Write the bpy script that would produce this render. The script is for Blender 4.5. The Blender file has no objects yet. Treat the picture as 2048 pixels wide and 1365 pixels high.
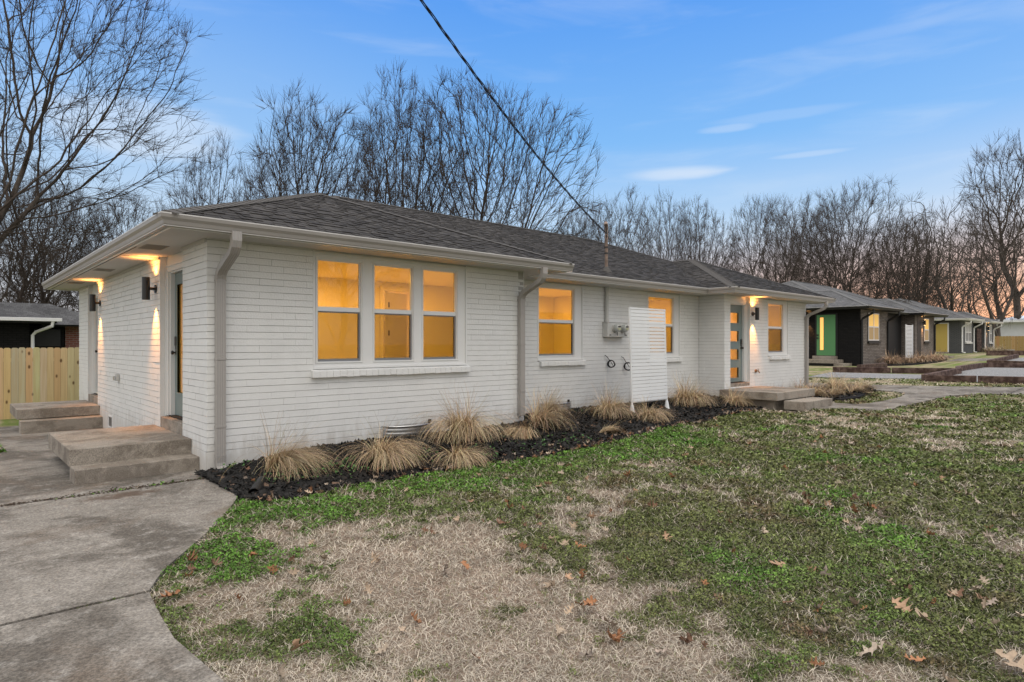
import bpy, math, random
import numpy as np
from mathutils import Vector, Matrix
scene=bpy.context.scene
R=math.radians
# ------------------------------------------------------------------ camera
cam=bpy.data.cameras.new("camera"); camo=bpy.data.objects.new("camera",cam)
scene.collection.objects.link(camo); scene.camera=camo
camo.location=(-2.3075,-7.8647,1.5412)
cam.sensor_width=36; cam.lens=36*1252.73/2048
cam.shift_y=5.5/2048; cam.clip_start=.05; cam.clip_end=2000
# the camera looks 47.7 deg away from the facade direction (+x); +y runs along the side wall
camo.rotation_euler=(R(90),0,-(R(90)-R(47.685)))
# ------------------------------------------------------------------ world
SUN_AZ=R(-150)
w=bpy.data.worlds.new("World"); scene.world=w; w.use_nodes=True
nt=w.node_tree; N=nt.nodes; L=nt.links; N.clear()
def nd(t,**k):
    n=N.new(t)
    for a,b in k.items(): setattr(n,a,b)
    return n
def sock(s,v):
    if hasattr(v,'is_output') or isinstance(v,bpy.types.NodeSocket): L.new(v,s)
    else: s.default_value=v
def mth(op,a,b=0.,c=None,clamp=False):
    n=nd('ShaderNodeMath',operation=op); n.use_clamp=clamp
    sock(n.inputs[0],a); sock(n.inputs[1],b)
    if c is not None: sock(n.inputs[2],c)
    return n.outputs[0]
def smst(v,a,b,c=0.,d=1.):
    n=nd('ShaderNodeMapRange',interpolation_type='SMOOTHSTEP')
    for i,x in enumerate((v,a,b,c,d)): sock(n.inputs[i],x)
    return n.outputs[0]
def mixc(f,a,b):
    n=nd('ShaderNodeMix',data_type='RGBA'); sock(n.inputs[0],f); sock(n.inputs[6],a); sock(n.inputs[7],b); return n.outputs[2]
def ramp(v,pts):
    n=nd('ShaderNodeValToRGB'); r=n.color_ramp; sock(n.inputs[0],v)
    while len(r.elements)<len(pts): r.elements.new(.5)
    for e,(p,c) in zip(r.elements,pts): e.position=p; e.color=(*c,1)
    return n.outputs[0]
tc=nd('ShaderNodeTexCoord'); nrm=nd('ShaderNodeVectorMath',operation='NORMALIZE'); L.new(tc.outputs['Generated'],nrm.inputs[0])
sx=nd('ShaderNodeSeparateXYZ'); L.new(nrm.outputs[0],sx.inputs[0]); x,y,z=sx.outputs
hl=mth('SQRT',mth('ADD',mth('MULTIPLY',x,x),mth('MULTIPLY',y,y)))
def adot(ax,ay): return mth('DIVIDE',mth('ADD',mth('MULTIPLY',x,ax),mth('MULTIPLY',y,ay)),mth('MAXIMUM',hl,.001))
front=adot(.673,.7396)
glow=adot(.995,-.06)
base=ramp(z,[(0,(.82,.64,.55)),(.07,(.76,.74,.76)),(.16,(.52,.70,.90)),(.30,(.21,.49,.92)),(.50,(.085,.32,.88))])
# paler towards the left of the street
leftf=mth('MULTIPLY',smst(adot(-.05,1.),.70,1.),smst(z,.60,.12))
c=mixc(mth('MULTIPLY',leftf,.40),base,(.62,.74,.88,1))
gl=mth('MULTIPLY',smst(glow,.62,1.),smst(z,.20,.02))
c=mixc(mth('MULTIPLY',gl,.78),c,(.98,.46,.28,1))
# thin streaky clouds
mp=nd('ShaderNodeMapping'); mp.inputs['Scale'].default_value=(2.2,2.2,15.); L.new(nrm.outputs[0],mp.inputs[0])
n1=nd('ShaderNodeTexNoise'); n1.inputs['Scale'].default_value=1.5; n1.inputs['Detail'].default_value=6; n1.inputs['Roughness'].default_value=.55; n1.inputs['Distortion'].default_value=.4; L.new(mp.outputs[0],n1.inputs['Vector'])
cl=mth('MULTIPLY',smst(n1.outputs[0],.50,.80),smst(z,.03,.14))
c=mixc(mth('MULTIPLY',cl,.22),c,(.74,.83,.93,1))
# small bright streak cloud above the roof
def blob(az,el,wa,we,st):
    d=Vector((math.cos(az)*math.cos(el),math.sin(az)*math.cos(el),math.sin(el)))
    a=mth('ARCTAN2',y,x); da=mth('DIVIDE',mth('SUBTRACT',a,az),wa); dz=mth('DIVIDE',mth('SUBTRACT',z,d.z),we)
    q=mth('ADD',mth('MULTIPLY',da,da),mth('MULTIPLY',dz,dz))
    q=mth('ADD',q,mth('MULTIPLY',mth('SUBTRACT',n1.outputs[0],.5),2.2))
    return mth('MULTIPLY',smst(q,1.,0.),st)
AZ=lambda px: R(47.685)-math.atan((px-1024)/1252.73)
for px,py,wp,hp,st in ((1350,347,120,17,.5),(1450,258,60,8,.22),(1790,60,150,12,.10),(1560,232,150,10,.11),(260,250,190,60,.40),(1620,308,80,6,.2)):
    el=math.atan((688-py)/1252.73*math.cos(math.atan((px-1024)/1252.73)))
    c=mixc(blob(AZ(px),el,wp/1252.73,hp/1252.73,st),c,(.86,.90,.95,1))
# behind the camera and overhead: unseen sky added brighter than the visible part, to light the scene
bk=smst(front,.25,-.45); up=smst(z,.50,.72)
lit=mth('MAXIMUM',bk,up)
c=mixc(bk,c,(1.12,1.08,1.05,1)); c=mixc(up,c,(1.95,1.86,1.76,1))
c=mixc(smst(z,0.,-.05),c,(.22,.20,.17,1))
bg=nd('ShaderNodeBackground'); L.new(c,bg.inputs[0]); bg.inputs[1].default_value=1.0
sky=nd('ShaderNodeTexSky',sky_type='NISHITA'); sky.sun_disc=False; sky.sun_elevation=R(2); sky.sun_rotation=R(90)
bg2=nd('ShaderNodeBackground'); L.new(sky.outputs[0],bg2.inputs[0]); bg2.inputs[1].default_value=.015
ad=nd('ShaderNodeAddShader'); L.new(bg.outputs[0],ad.inputs[0]); L.new(bg2.outputs[0],ad.inputs[1])
ow=nd('ShaderNodeOutputWorld'); L.new(ad.outputs[0],ow.inputs[0])
# ------------------------------------------------------------------ sun (soft dusk skylight from behind the camera)
sl=bpy.data.lights.new("sun",'SUN'); sl.energy=.75; sl.angle=R(50); sl.color=(1,.95,.9)
so=bpy.data.objects.new("sun",sl); scene.collection.objects.link(so)
so.rotation_euler=Vector((.18,.42,-.89)).to_track_quat('-Z','Y').to_euler()
vs=scene.view_settings; vs.view_transform='Standard'; vs.look='None'; vs.exposure=0.0; vs.gamma=1
scene.cycles.use_denoising=True
scene.cycles.max_bounces=8; scene.cycles.transparent_max_bounces=24
scene.cycles.sample_clamp_indirect=6
scene.cycles.caustics_reflective=False; scene.cycles.caustics_refractive=False
# ------------------------------------------------------------------ materials
def mat(name,col,rough=.7,spec=.3,var=.0,vscale=3.,bump=0.,bscale=60.,metal=0.,col2=None,stretch=None,detail=5,streak=0.,attr=None,dirt=None):
    global nt,N,L
    m=bpy.data.materials.new(name); m.use_nodes=True; nt=m.node_tree; N=nt.nodes; L=nt.links
    b=N['Principled BSDF']; b.inputs['Roughness'].default_value=rough; b.inputs['Metallic'].default_value=metal
    b.inputs['Specular IOR Level'].default_value=spec
    t=nd('ShaderNodeTexCoord'); co=t.outputs['Object']
    if stretch:
        q=nd('ShaderNodeMapping'); q.inputs['Scale'].default_value=stretch; L.new(co,q.inputs[0]); co=q.outputs[0]
    if attr:
        a=nd('ShaderNodeAttribute'); a.attribute_name=attr; cc=a.outputs['Color']
    else: cc=(*col,1)
    if var>0 or col2:
        n=nd('ShaderNodeTexNoise'); n.inputs['Scale'].default_value=vscale; n.inputs['Detail'].default_value=detail; n.inputs['Roughness'].default_value=.62; L.new(co,n.inputs['Vector'])
        if col2: cc=mixc(smst(n.outputs[0],.38,.62),cc,(*col2,1))
        if var>0:
            h=nd('ShaderNodeHueSaturation'); sock(h.inputs['Color'],cc); L.new(smst(n.outputs[0],.25,.75,1-var,1+var),h.inputs['Value']); cc=h.outputs[0]
    if dirt:
        dc,ds,dl,dh,da=dirt
        n=nd('ShaderNodeTexNoise'); n.inputs['Scale'].default_value=ds; n.inputs['Detail'].default_value=8; n.inputs['Roughness'].default_value=.7; L.new(co,n.inputs['Vector'])
        cc=mixc(smst(n.outputs[0],dl,dh,0.,da),cc,(*dc,1))
    sock(b.inputs['Base Color'],cc)
    if bump>0:
        n=nd('ShaderNodeTexNoise'); n.inputs['Scale'].default_value=bscale; n.inputs['Detail'].default_value=6; L.new(co,n.inputs['Vector'])
        u=nd('ShaderNodeBump'); u.inputs['Strength'].default_value=bump; u.inputs['Distance'].default_value=.01; L.new(n.outputs[0],u.inputs['Height']); L.new(u.outputs[0],b.inputs['Normal'])
    return m
def glassmat(name,tint=(1,1,1),gl=.10):
    global nt,N,L
    m=bpy.data.materials.new(name); m.use_nodes=True; nt=m.node_tree; N=nt.nodes; L=nt.links
    N.remove(N['Principled BSDF'])
    t=nd('ShaderNodeBsdfTransparent'); t.inputs[0].default_value=(*tint,1)
    g=nd('ShaderNodeBsdfGlossy'); g.inputs['Roughness'].default_value=.01
    fr=nd('ShaderNodeFresnel'); fr.inputs[0].default_value=1.45
    mx=nd('ShaderNodeMixShader'); L.new(mth('MULTIPLY',fr.outputs[0],gl),mx.inputs[0]); L.new(t.outputs[0],mx.inputs[1]); L.new(g.outputs[0],mx.inputs[2])
    L.new(mx.outputs[0],N['Material Output'].inputs[0]); return m
def emis(name,col,s):
    global nt,N,L
    m=bpy.data.materials.new(name); m.use_nodes=True; nt=m.node_tree; N=nt.nodes; L=nt.links
    b=N['Principled BSDF']; b.inputs['Emission Color'].default_value=(*col,1); b.inputs['Emission Strength'].default_value=s; b.inputs['Base Color'].default_value=(*col,1); return m
def brickmat(name,c1,c2,mort,bw=.22,bh=.075,ms=.012,bump=.6,rough=.7):
    global nt,N,L
    m=bpy.data.materials.new(name); m.use_nodes=True; nt=m.node_tree; N=nt.nodes; L=nt.links
    b=N['Principled BSDF']; b.inputs['Roughness'].default_value=rough; b.inputs['Specular IOR Level'].default_value=.15
    t=nd('ShaderNodeTexCoord'); s=nd('ShaderNodeSeparateXYZ'); L.new(t.outputs['Object'],s.inputs[0])
    cb=nd('ShaderNodeCombineXYZ'); L.new(mth('ADD',s.outputs[0],s.outputs[1]),cb.inputs[0]); L.new(s.outputs[2],cb.inputs[1])
    k=nd('ShaderNodeTexBrick'); L.new(cb.outputs[0],k.inputs['Vector'])
    k.inputs['Color1'].default_value=(*c1,1); k.inputs['Color2'].default_value=(*c2,1); k.inputs['Mortar'].default_value=(*mort,1)
    k.inputs['Scale'].default_value=1; k.inputs['Mortar Size'].default_value=ms; k.inputs['Brick Width'].default_value=bw; k.inputs['Row Height'].default_value=bh; k.inputs['Mortar Smooth'].default_value=.3
    L.new(k.outputs[0],b.inputs['Base Color'])
    u=nd('ShaderNodeBump'); u.invert=True; u.inputs['Strength'].default_value=bump; u.inputs['Distance'].default_value=.01; L.new(k.outputs['Fac'],u.inputs['Height']); L.new(u.outputs[0],b.inputs['Normal'])
    return m
def shinglemat(name,c1,c2,line,sc=1.,tab=.30,row=.143,edge=.10):
    # uses uv: u along the eave, v up the slope (metres)
    global nt,N,L
    m=bpy.data.materials.new(name); m.use_nodes=True; nt=m.node_tree; N=nt.nodes; L=nt.links
    b=N['Principled BSDF']; b.inputs['Roughness'].default_value=.85; b.inputs['Specular IOR Level'].default_value=.15
    t=nd('ShaderNodeUVMap'); k=nd('ShaderNodeTexBrick'); L.new(t.outputs[0],k.inputs['Vector'])
    k.offset=.37; k.offset_frequency=2
    k.inputs['Color1'].default_value=(*c1,1); k.inputs['Color2'].default_value=(*c2,1); k.inputs['Mortar'].default_value=(*line,1)
    k.inputs['Scale'].default_value=1; k.inputs['Mortar Size'].default_value=.004; k.inputs['Brick Width'].default_value=tab*.5; k.inputs['Row Height'].default_value=row
    n=nd('ShaderNodeTexNoise'); n.inputs['Scale'].default_value=220; n.inputs['Detail'].default_value=2; L.new(t.outputs[0],n.inputs['Vector'])
    n2=nd('ShaderNodeTexNoise'); n2.inputs['Scale'].default_value=.8; n2.inputs['Detail'].default_value=4; L.new(t.outputs[0],n2.inputs['Vector'])
    h=nd('ShaderNodeHueSaturation'); L.new(k.outputs[0],h.inputs['Color']); L.new(mth('MULTIPLY',smst(n.outputs[0],.3,.7,.72,1.28),smst(n2.outputs[0],.3,.7,.82,1.2)),h.inputs['Value'])
    L.new(h.outputs[0],b.inputs['Base Color'])
    u=nd('ShaderNodeBump'); u.inputs['Strength'].default_value=.5; u.inputs['Distance'].default_value=.006; L.new(n.outputs[0],u.inputs['Height']); L.new(u.outputs[0],b.inputs['Normal'])
    return m
def woodmat(name,c1,c2,knot=(.10,.05,.02),axis=2):
    global nt,N,L
    m=bpy.data.materials.new(name); m.use_nodes=True; nt=m.node_tree; N=nt.nodes; L=nt.links
    b=N['Principled BSDF']; b.inputs['Roughness'].default_value=.75; b.inputs['Specular IOR Level'].default_value=.2
    t=nd('ShaderNodeTexCoord'); q=nd('ShaderNodeMapping'); q.inputs['Scale'].default_value=(30,30,1.3); L.new(t.outputs['Object'],q.inputs[0])
    n=nd('ShaderNodeTexNoise'); n.inputs['Scale'].default_value=1.; n.inputs['Detail'].default_value=5; n.inputs['Distortion'].default_value=.4; L.new(q.outputs[0],n.inputs['Vector'])
    a=nd('ShaderNodeAttribute'); a.attribute_name='col'
    c=mixc(smst(n.outputs[0],.3,.7,0.,.5),a.outputs['Color'],(*c2,1))
    v=nd('ShaderNodeTexVoronoi'); q2=nd('ShaderNodeMapping'); q2.inputs['Scale'].default_value=(5.5,5.5,2.9); L.new(t.outputs['Object'],q2.inputs[0]); L.new(q2.outputs[0],v.inputs['Vector']); v.inputs['Scale'].default_value=1
    c=mixc(smst(v.outputs['Distance'],.20,.08,0.,.9),c,(*knot,1))
    L.new(c,b.inputs['Base Color']); return m
def concretemat(name,mid,dark,light,sc=1.):
    global nt,N,L
    m=bpy.data.materials.new(name); m.use_nodes=True; nt=m.node_tree; N=nt.nodes; L=nt.links
    b=N['Principled BSDF']; b.inputs['Roughness'].default_value=.88; b.inputs['Specular IOR Level'].default_value=.2
    t=nd('ShaderNodeTexCoord'); co=t.outputs['Object']
    def nz(s_,d,r=.6,dist=0.):
        n=nd('ShaderNodeTexNoise'); n.inputs['Scale'].default_value=s_*sc; n.inputs['Detail'].default_value=d; n.inputs['Roughness'].default_value=r; n.inputs['Distortion'].default_value=dist; L.new(co,n.inputs['Vector']); return n.outputs[0]
    big=nz(1.1,8,.68,.6); med=nz(7,6,.7); fine=nz(70,3,.7)
    c=mixc(smst(big,.42,.60,0.,.85),(*mid,1),(*dark,1)); c=mixc(smst(nz(.55,5,.6,1.2),.54,.66,0.,.6 if sc==1. else .15),c,(.135,.105,.08,1)); c=mixc(smst(med,.50,.72,0.,.55),c,(*light,1)); c=mixc(smst(med,.46,.28,0.,.5),c,(*dark,1))
    h=nd('ShaderNodeHueSaturation'); sock(h.inputs['Color'],c); L.new(smst(fine,.32,.68,.62,1.38),h.inputs['Value'])
    v=nd('ShaderNodeTexVoronoi'); v.inputs['Scale'].default_value=85; L.new(co,v.inputs['Vector'])
    c=mixc(smst(v.outputs['Distance'],.16,.06,0.,.45),h.outputs[0],(.07,.06,.05,1))
    # rust brown stain beside the joint, a mark with its own shape
    s_=nd('ShaderNodeSeparateXYZ'); L.new(co,s_.inputs[0])
    dx=mth('DIVIDE',mth('ADD',s_.outputs[0],.95),.42); dy=mth('DIVIDE',mth('ADD',s_.outputs[1],.58),.17)
    q=mth('ADD',mth('ADD',mth('MULTIPLY',dx,dx),mth('MULTIPLY',dy,dy)),mth('MULTIPLY',mth('SUBTRACT',med,.5),2.5))
    c=mixc(smst(q,1.,0.,0.,.75),c,(.075,.045,.028,1))
    L.new(c,b.inputs['Base Color'])
    u=nd('ShaderNodeBump'); u.inputs['Strength'].default_value=.9; u.inputs['Distance'].default_value=.006; L.new(mth('ADD',fine,med),u.inputs['Height']); L.new(u.outputs[0],b.inputs['Normal'])
    return m
M={}
M['paint']=mat('white_painted_brick',(.70,.705,.695),.55,.35,var=.05,vscale=2.2,bump=.45,bscale=45,dirt=((.54,.535,.51),1.1,.52,.80,.45))
# soil splash and drips low on the wall
b_=N['Principled BSDF']; src_=b_.inputs['Base Color'].links[0].from_socket; t_=nd('ShaderNodeTexCoord'); sp_=nd('ShaderNodeSeparateXYZ'); L.new(t_.outputs['Object'],sp_.inputs[0])
q_=nd('ShaderNodeMapping'); q_.inputs['Scale'].default_value=(9,9,1.6); L.new(t_.outputs['Object'],q_.inputs[0]); n_=nd('ShaderNodeTexNoise'); n_.inputs['Scale'].default_value=1.; n_.inputs['Detail'].default_value=7; n_.inputs['Roughness'].default_value=.7; L.new(q_.outputs[0],n_.inputs['Vector'])
zz_=mth('ADD',sp_.outputs[2],mth('MULTIPLY',mth('SUBTRACT',n_.outputs[0],.5),1.1)); c1_=mixc(smst(zz_,.48,.10,0.,.42),src_,(.36,.32,.27,1)); c2_=mixc(smst(n_.outputs[0],.60,.78,0.,.22),c1_,(.42,.41,.38,1)); L.new(c2_,b_.inputs['Base Color'])
M['joint']=mat('grimy_shaded_mortar',(.40,.395,.38),.8,.2,var=.1,vscale=4)  # greyer than the brick paint: grime plus groove shade put into the colour
M['trim']=mat('white_trim',(.70,.705,.70),.35,.45,var=.02,vscale=1.5)
M['vinyl']=mat('white_vinyl',(.72,.725,.73),.3,.5)
M['gutter']=mat('taupe_gutter',(.33,.312,.295),.38,.5,var=.05,vscale=1.6,dirt=((.22,.20,.19),3,.55,.8,.4))
M['gutter_lip']=mat('gutter_lip',(.58,.57,.56),.35,.5,var=.05)  # paler than the gutter: the highlight along its edge is in the colour
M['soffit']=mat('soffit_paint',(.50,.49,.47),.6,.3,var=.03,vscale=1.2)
M['ventgrey']=mat('vent_grey',(.30,.28,.25),.7)
M['darkgap']=mat('dark_gap',(.02,.018,.016),.9)
M['door']=mat('slate_teal_door',(.155,.205,.205),.4,.45,var=.03)
M['black']=mat('black_metal',(.012,.012,.013),.35,.5)
M['sash']=mat('grey_sash_edge',(.20,.20,.21),.5)
M['concrete']=concretemat('concrete',(.225,.205,.180),(.085,.074,.062),(.35,.33,.30))
M['stepc']=concretemat('step_concrete',(.305,.272,.232),(.175,.150,.124),(.38,.34,.29),sc=1.8)
M['interior']=mat('warm_interior_wall',(.80,.74,.62),.7,.1)
M['intdoor']=mat('interior_door',(.62,.57,.47),.5,.2)
M['glass']=glassmat('window_glass',(1,1,1),1.7)
M['screen']=glassmat('insect_screen',(.50,.53,.60),.15)
M['bark']=mat('bark',(.060,.048,.040),.9,.1,var=.35,vscale=3,stretch=(1,1,.25),bump=.8,bscale=18,col2=(.095,.08,.068))
M['twig']=mat('twig_bark',(.064,.052,.044),.9,.1,var=.2,vscale=1.2)
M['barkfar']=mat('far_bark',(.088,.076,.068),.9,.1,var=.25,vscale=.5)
M['grass']=mat('grass_blades',(1,1,1),.7,.2,attr='col')
M['soil']=mat('lawn_soil',(1,1,1),.95,.05,attr='col',var=.35,vscale=38,bump=1.,bscale=60,detail=8)
M['mulch']=mat('black_mulch',(.007,.006,.0055),.9,.2,var=.5,vscale=30,bump=1.,bscale=40)
M['chips']=mat('mulch_chips',(1,1,1),.8,.3,attr='col')
M['straw']=mat('straw_blades',(1,1,1),.7,.2,attr='col')
M['leaf']=mat('dry_oak_leaf',(1,1,1),.75,.2,attr='col',var=.2,vscale=40)
M['galv']=mat('galvanised_steel',(.50,.50,.50),.3,.5,metal=.8,var=.1,vscale=6)
M['white']=mat('white_metal_paint',(.74,.76,.78),.4,.4,var=.03)
M['metergrey']=mat('meter_grey',(.50,.50,.48),.45,.4,var=.05)
M['pipe']=mat('weathered_pipe',(.20,.145,.115),.6,.4,var=.4,vscale=9)
M['rubber']=mat('black_rubber',(.010,.010,.010),.5,.4)
M['meterglass']=mat('meter_glass',(.42,.44,.42),.12,.6)
M['meterdial']=mat('meter_dial',(.45,.47,.30),.5)
M['brass']=mat('aged_brass',(.30,.17,.09),.4,.5,metal=.6)
M['lampglow']=emis('lamp_glow',(1,.62,.28),14)
M['greydoorp']=mat('grey_knob',(.35,.35,.35),.4)
M['fence']=woodmat('new_pine',(.5,.4,.2),(.42,.29,.14))
M['fencefar']=woodmat('weathered_cedar',(.5,.4,.2),(.33,.22,.10))
M['timber']=mat('landscape_timber',(.065,.040,.034),.85,.15,var=.35,vscale=5,bump=.6,bscale=30,col2=(.11,.075,.064))
M['gravel']=mat('grey_gravel',(.23,.23,.235),.9,.1,var=.55,vscale=22,bump=1.,bscale=50,detail=3)
M['roof']=shinglemat('charcoal_shingles',(.030,.028,.027),(.064,.060,.057),(.013,.012,.012))
M['roof2']=shinglemat('grey_shingles',(.085,.086,.090),(.125,.126,.13),(.045,.045,.047))
M['cap']=mat('ridge_cap_shingle',(.092,.088,.085),.9,.1,var=.3,vscale=60)  # lighter than the shingles, so the hip's highlight line sits in the colour
M['cap2']=mat('grey_ridge_cap',(.16,.162,.165),.9,.1,var=.2,vscale=40)
M['blackbrick']=brickmat('black_brick',(.009,.0085,.009),(.014,.013,.013),(.005,.005,.005))
M['greybrick']=brickmat('weathered_grey_brick',(.17,.145,.125),(.26,.225,.20),(.06,.052,.046),bw=.22)
M['slatebrick']=brickmat('slate_grey_brick',(.085,.088,.092),(.10,.103,.107),(.05,.05,.052),bump=.35)
M['redbrick']=brickmat('red_brick',(.20,.07,.055),(.27,.10,.08),(.30,.22,.20))
M['blacktrim']=mat('black_trim',(.012,.012,.013),.5,.4)
M['green']=mat('green_door',(.095,.255,.105),.45,.4)
M['yellow']=mat('yellow_door',(.50,.37,.10),.45,.4)
M['litpane']=emis('lit_door_glass',(1.,.46,.12),1.0)
M['litpane2']=emis('lit_window_glass',(.62,.37,.09),.8)
M['fgutter']=mat('white_gutter',(.70,.70,.70),.4,.4)
M['greygut']=mat('grey_metal_edge',(.42,.42,.42),.4,.4)
M['farwhite']=mat('white_metal_siding',(.60,.62,.64),.5,.3,var=.04)
# ------------------------------------------------------------------ helpers
C=scene.collection
def link(o,parent=None):
    C.objects.link(o)
    if parent: o.parent=parent; o.matrix_parent_inverse=parent.matrix_world.inverted()
    return o
def tag(o,label=None,cat=None,group=None,kind=None):
    if label: o['label']=label
    if cat: o['category']=cat
    if group: o['group']=group
    if kind: o['kind']=kind
    return o
def thing(name,label,cat,loc=(0,0,0),group=None):
    o=bpy.data.objects.new(name,None); o.location=loc; o.empty_display_size=.2; C.objects.link(o); bpy.context.view_layer.update(); return tag(o,label,cat,group)
def npmesh(name,V,faces,m,parent=None,col=None,smooth=False,uv=None):
    V=np.asarray(V,dtype=np.float32).reshape(-1,3)
    me=bpy.data.meshes.new(name); me.vertices.add(len(V)); me.vertices.foreach_set('co',V.ravel())
    if not isinstance(faces,list): faces=[faces]
    faces=[np.asarray(f,dtype=np.int32) for f in faces if len(f)]
    nl=sum(f.size for f in faces); npo=sum(len(f) for f in faces)
    me.loops.add(nl); me.polygons.add(npo)
    me.loops.foreach_set('vertex_index',np.concatenate([f.ravel() for f in faces]))
    st=[];o0=0
    for f in faces: st.append(o0+np.arange(len(f))*f.shape[1]); o0+=f.size
    me.polygons.foreach_set('loop_start',np.concatenate(st).astype(np.int32))
    if smooth: me.polygons.foreach_set('use_smooth',np.ones(npo,dtype=bool))
    me.update(calc_edges=True)
    if col is not None:
        ca=me.color_attributes.new('col','FLOAT_COLOR','POINT'); cc=np.ones((len(V),4),dtype=np.float32); cc[:,:3]=col; ca.data.foreach_set('color',cc.ravel())
    me.materials.append(m)
    o=bpy.data.objects.new(name,me); return link(o,parent)
class MB:
    def __init__(s): s.v=[];s.f=[];s.uv=[];s.c=[]
    def poly(s,pts,uvs=None,col=None):
        i=len(s.v); s.v+= [tuple(p) for p in pts]; s.f.append(tuple(range(i,i+len(pts)))); s.uv+= (uvs or [(0,0)]*len(pts)); s.c+=[col or (1,1,1)]*len(pts)
    def hexa(s,p,col=None):  # p: 8 points, bottom 4 ccw, top 4 ccw
        i=len(s.v); s.v+=[tuple(q) for q in p]; s.uv+=[(0,0)]*8; s.c+=[col or (1,1,1)]*8
        for f in ((0,3,2,1),(4,5,6,7),(0,1,5,4),(1,2,6,5),(2,3,7,6),(3,0,4,7)): s.f.append(tuple(i+k for k in f))
    def box(s,x0,x1,y0,y1,z0,z1,col=None):
        s.hexa([(x0,y0,z0),(x1,y0,z0),(x1,y1,z0),(x0,y1,z0),(x0,y0,z1),(x1,y0,z1),(x1,y1,z1),(x0,y1,z1)],col)
    def fbox(s,fr,u0,u1,n0,n1,z0,z1,col=None):
        P=lambda u,n,z:fr(u,n,z)
        s.hexa([P(u0,n0,z0),P(u1,n0,z0),P(u1,n1,z0),P(u0,n1,z0),P(u0,n0,z1),P(u1,n0,z1),P(u1,n1,z1),P(u0,n1,z1)],col)
    def tube(s,pts,r,n=8,cap=True,col=None):
        pts=[Vector(p) for p in pts]; rr=r if isinstance(r,(list,tuple)) else [r]*len(pts); base=len(s.v)
        up=None
        for k,p in enumerate(pts):
            d=(pts[min(k+1,len(pts)-1)]-pts[max(k-1,0)]).normalized()
            if up is None:
                up=Vector((0,0,1)) if abs(d.z)<.9 else Vector((1,0,0))
            a=d.cross(up).normalized(); b=a.cross(d).normalized(); up=b
            for j in range(n):
                t=2*math.pi*j/n; q=p+(a*math.cos(t)+b*math.sin(t))*rr[k]; s.v.append(tuple(q)); s.uv.append((0,0)); s.c.append(col or (1,1,1))
        for k in range(len(pts)-1):
            for j in range(n):
                a0=base+k*n+j; a1=base+k*n+(j+1)%n; s.f.append((a0,a1,a1+n,a0+n))
        if cap:
            s.f.append(tuple(base+j for j in range(n))[::-1]); e=base+(len(pts)-1)*n; s.f.append(tuple(e+j for j in range(n)))
    def sweep(s,path,prof,closed_prof=True):
        # path: list of xy points at constant z; prof: (outward offset, z) ; outward = right side of travel
        n=len(prof); base=len(s.v); P=[Vector((p[0],p[1])) for p in path]
        for k,p in enumerate(P):
            d0=(P[k]-P[k-1]).normalized() if k>0 else None; d1=(P[k+1]-P[k]).normalized() if k<len(P)-1 else None
            def rt(d): return Vector((d.y,-d.x))
            if d0 is None: o=rt(d1)
            elif d1 is None: o=rt(d0)
            else:
                a,b=rt(d0),rt(d1); o=(a+b)/(1+a.dot(b))
            for q in prof: s.v.append((p.x+o.x*q[0],p.y+o.y*q[0],q[1])); s.uv.append((0,0)); s.c.append((1,1,1))
        for k in range(len(P)-1):
            for j in range(n if closed_prof else n-1):
                a0=base+k*n+j; a1=base+k*n+(j+1)%n; s.f.append((a0,a1,a1+n,a0+n))
        if closed_prof:
            s.f.append(tuple(base+j for j in range(n))); e=base+(len(P)-1)*n; s.f.append(tuple(e+j for j in range(n))[::-1])
    def build(s,name,m,parent=None,smooth=False,bevel=0,col=False,uv=False):
        me=bpy.data.meshes.new(name); me.from_pydata(s.v,[],s.f); me.update()
        if uv:
            ul=me.uv_layers.new(name='UVMap'); li=np.empty(len(me.loops),dtype=np.int32); me.loops.foreach_get('vertex_index',li)
            ul.data.foreach_set('uv',np.array(s.uv,dtype=np.float32)[li].ravel())
        if col:
            ca=me.color_attributes.new('col','FLOAT_COLOR','POINT'); cc=np.ones((len(s.v),4),dtype=np.float32); cc[:,:3]=np.array(s.c); ca.data.foreach_set('color',cc.ravel())
        if smooth:
            for p in me.polygons: p.use_smooth=True
        me.materials.append(m); o=bpy.data.objects.new(name,me); link(o,parent)
        if bevel:
            b=o.modifiers.new('bevel','BEVEL'); b.width=bevel; b.segments=2; b.limit_method='ANGLE'
        return o
def frame(ox,oy,ux,uy,nx,ny):
    return lambda u,n,z:(ox+u*ux+n*nx,oy+u*uy+n*ny,z)
def ss(t): t=min(1.,max(0.,t)); return t*t*(3-2*t)
def nss(t): t=np.clip(t,0,1); return t*t*(3-2*t)
def gz(X,Y):
    X=np.asarray(X,dtype=float); Y=np.asarray(Y,dtype=float)
    w=1-nss((X-6)/10); return .45*nss((X-13)/16)+.4*nss((X-31)/20)-w*.35*nss((Y-2)/12)
def hash2(ix,iy,s=0):
    h=(ix.astype(np.int64)*374761393+iy.astype(np.int64)*668265263+s*1442695041)&0x7fffffff
    h=((h^(h>>13))*1274126177)&0x7fffffff; h=h^(h>>16); return (h&0xffffff)/float(0xffffff)
def vnoise(x,y,s=0):
    ix=np.floor(x);iy=np.floor(y);fx=nss(x-ix);fy=nss(y-iy)
    a=hash2(ix,iy,s);b=hash2(ix+1,iy,s);c_=hash2(ix,iy+1,s);d=hash2(ix+1,iy+1,s)
    return (a*(1-fx)+b*fx)*(1-fy)+(c_*(1-fx)+d*fx)*fy
def fbm(x,y,o=4,s=0):
    t=0;a=.5;n=0
    for k in range(o): t=t+a*vnoise(x*2**k+k*17.3,y*2**k-k*9.1,s+k); n+=a; a*=.55
    return t/n

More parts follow.
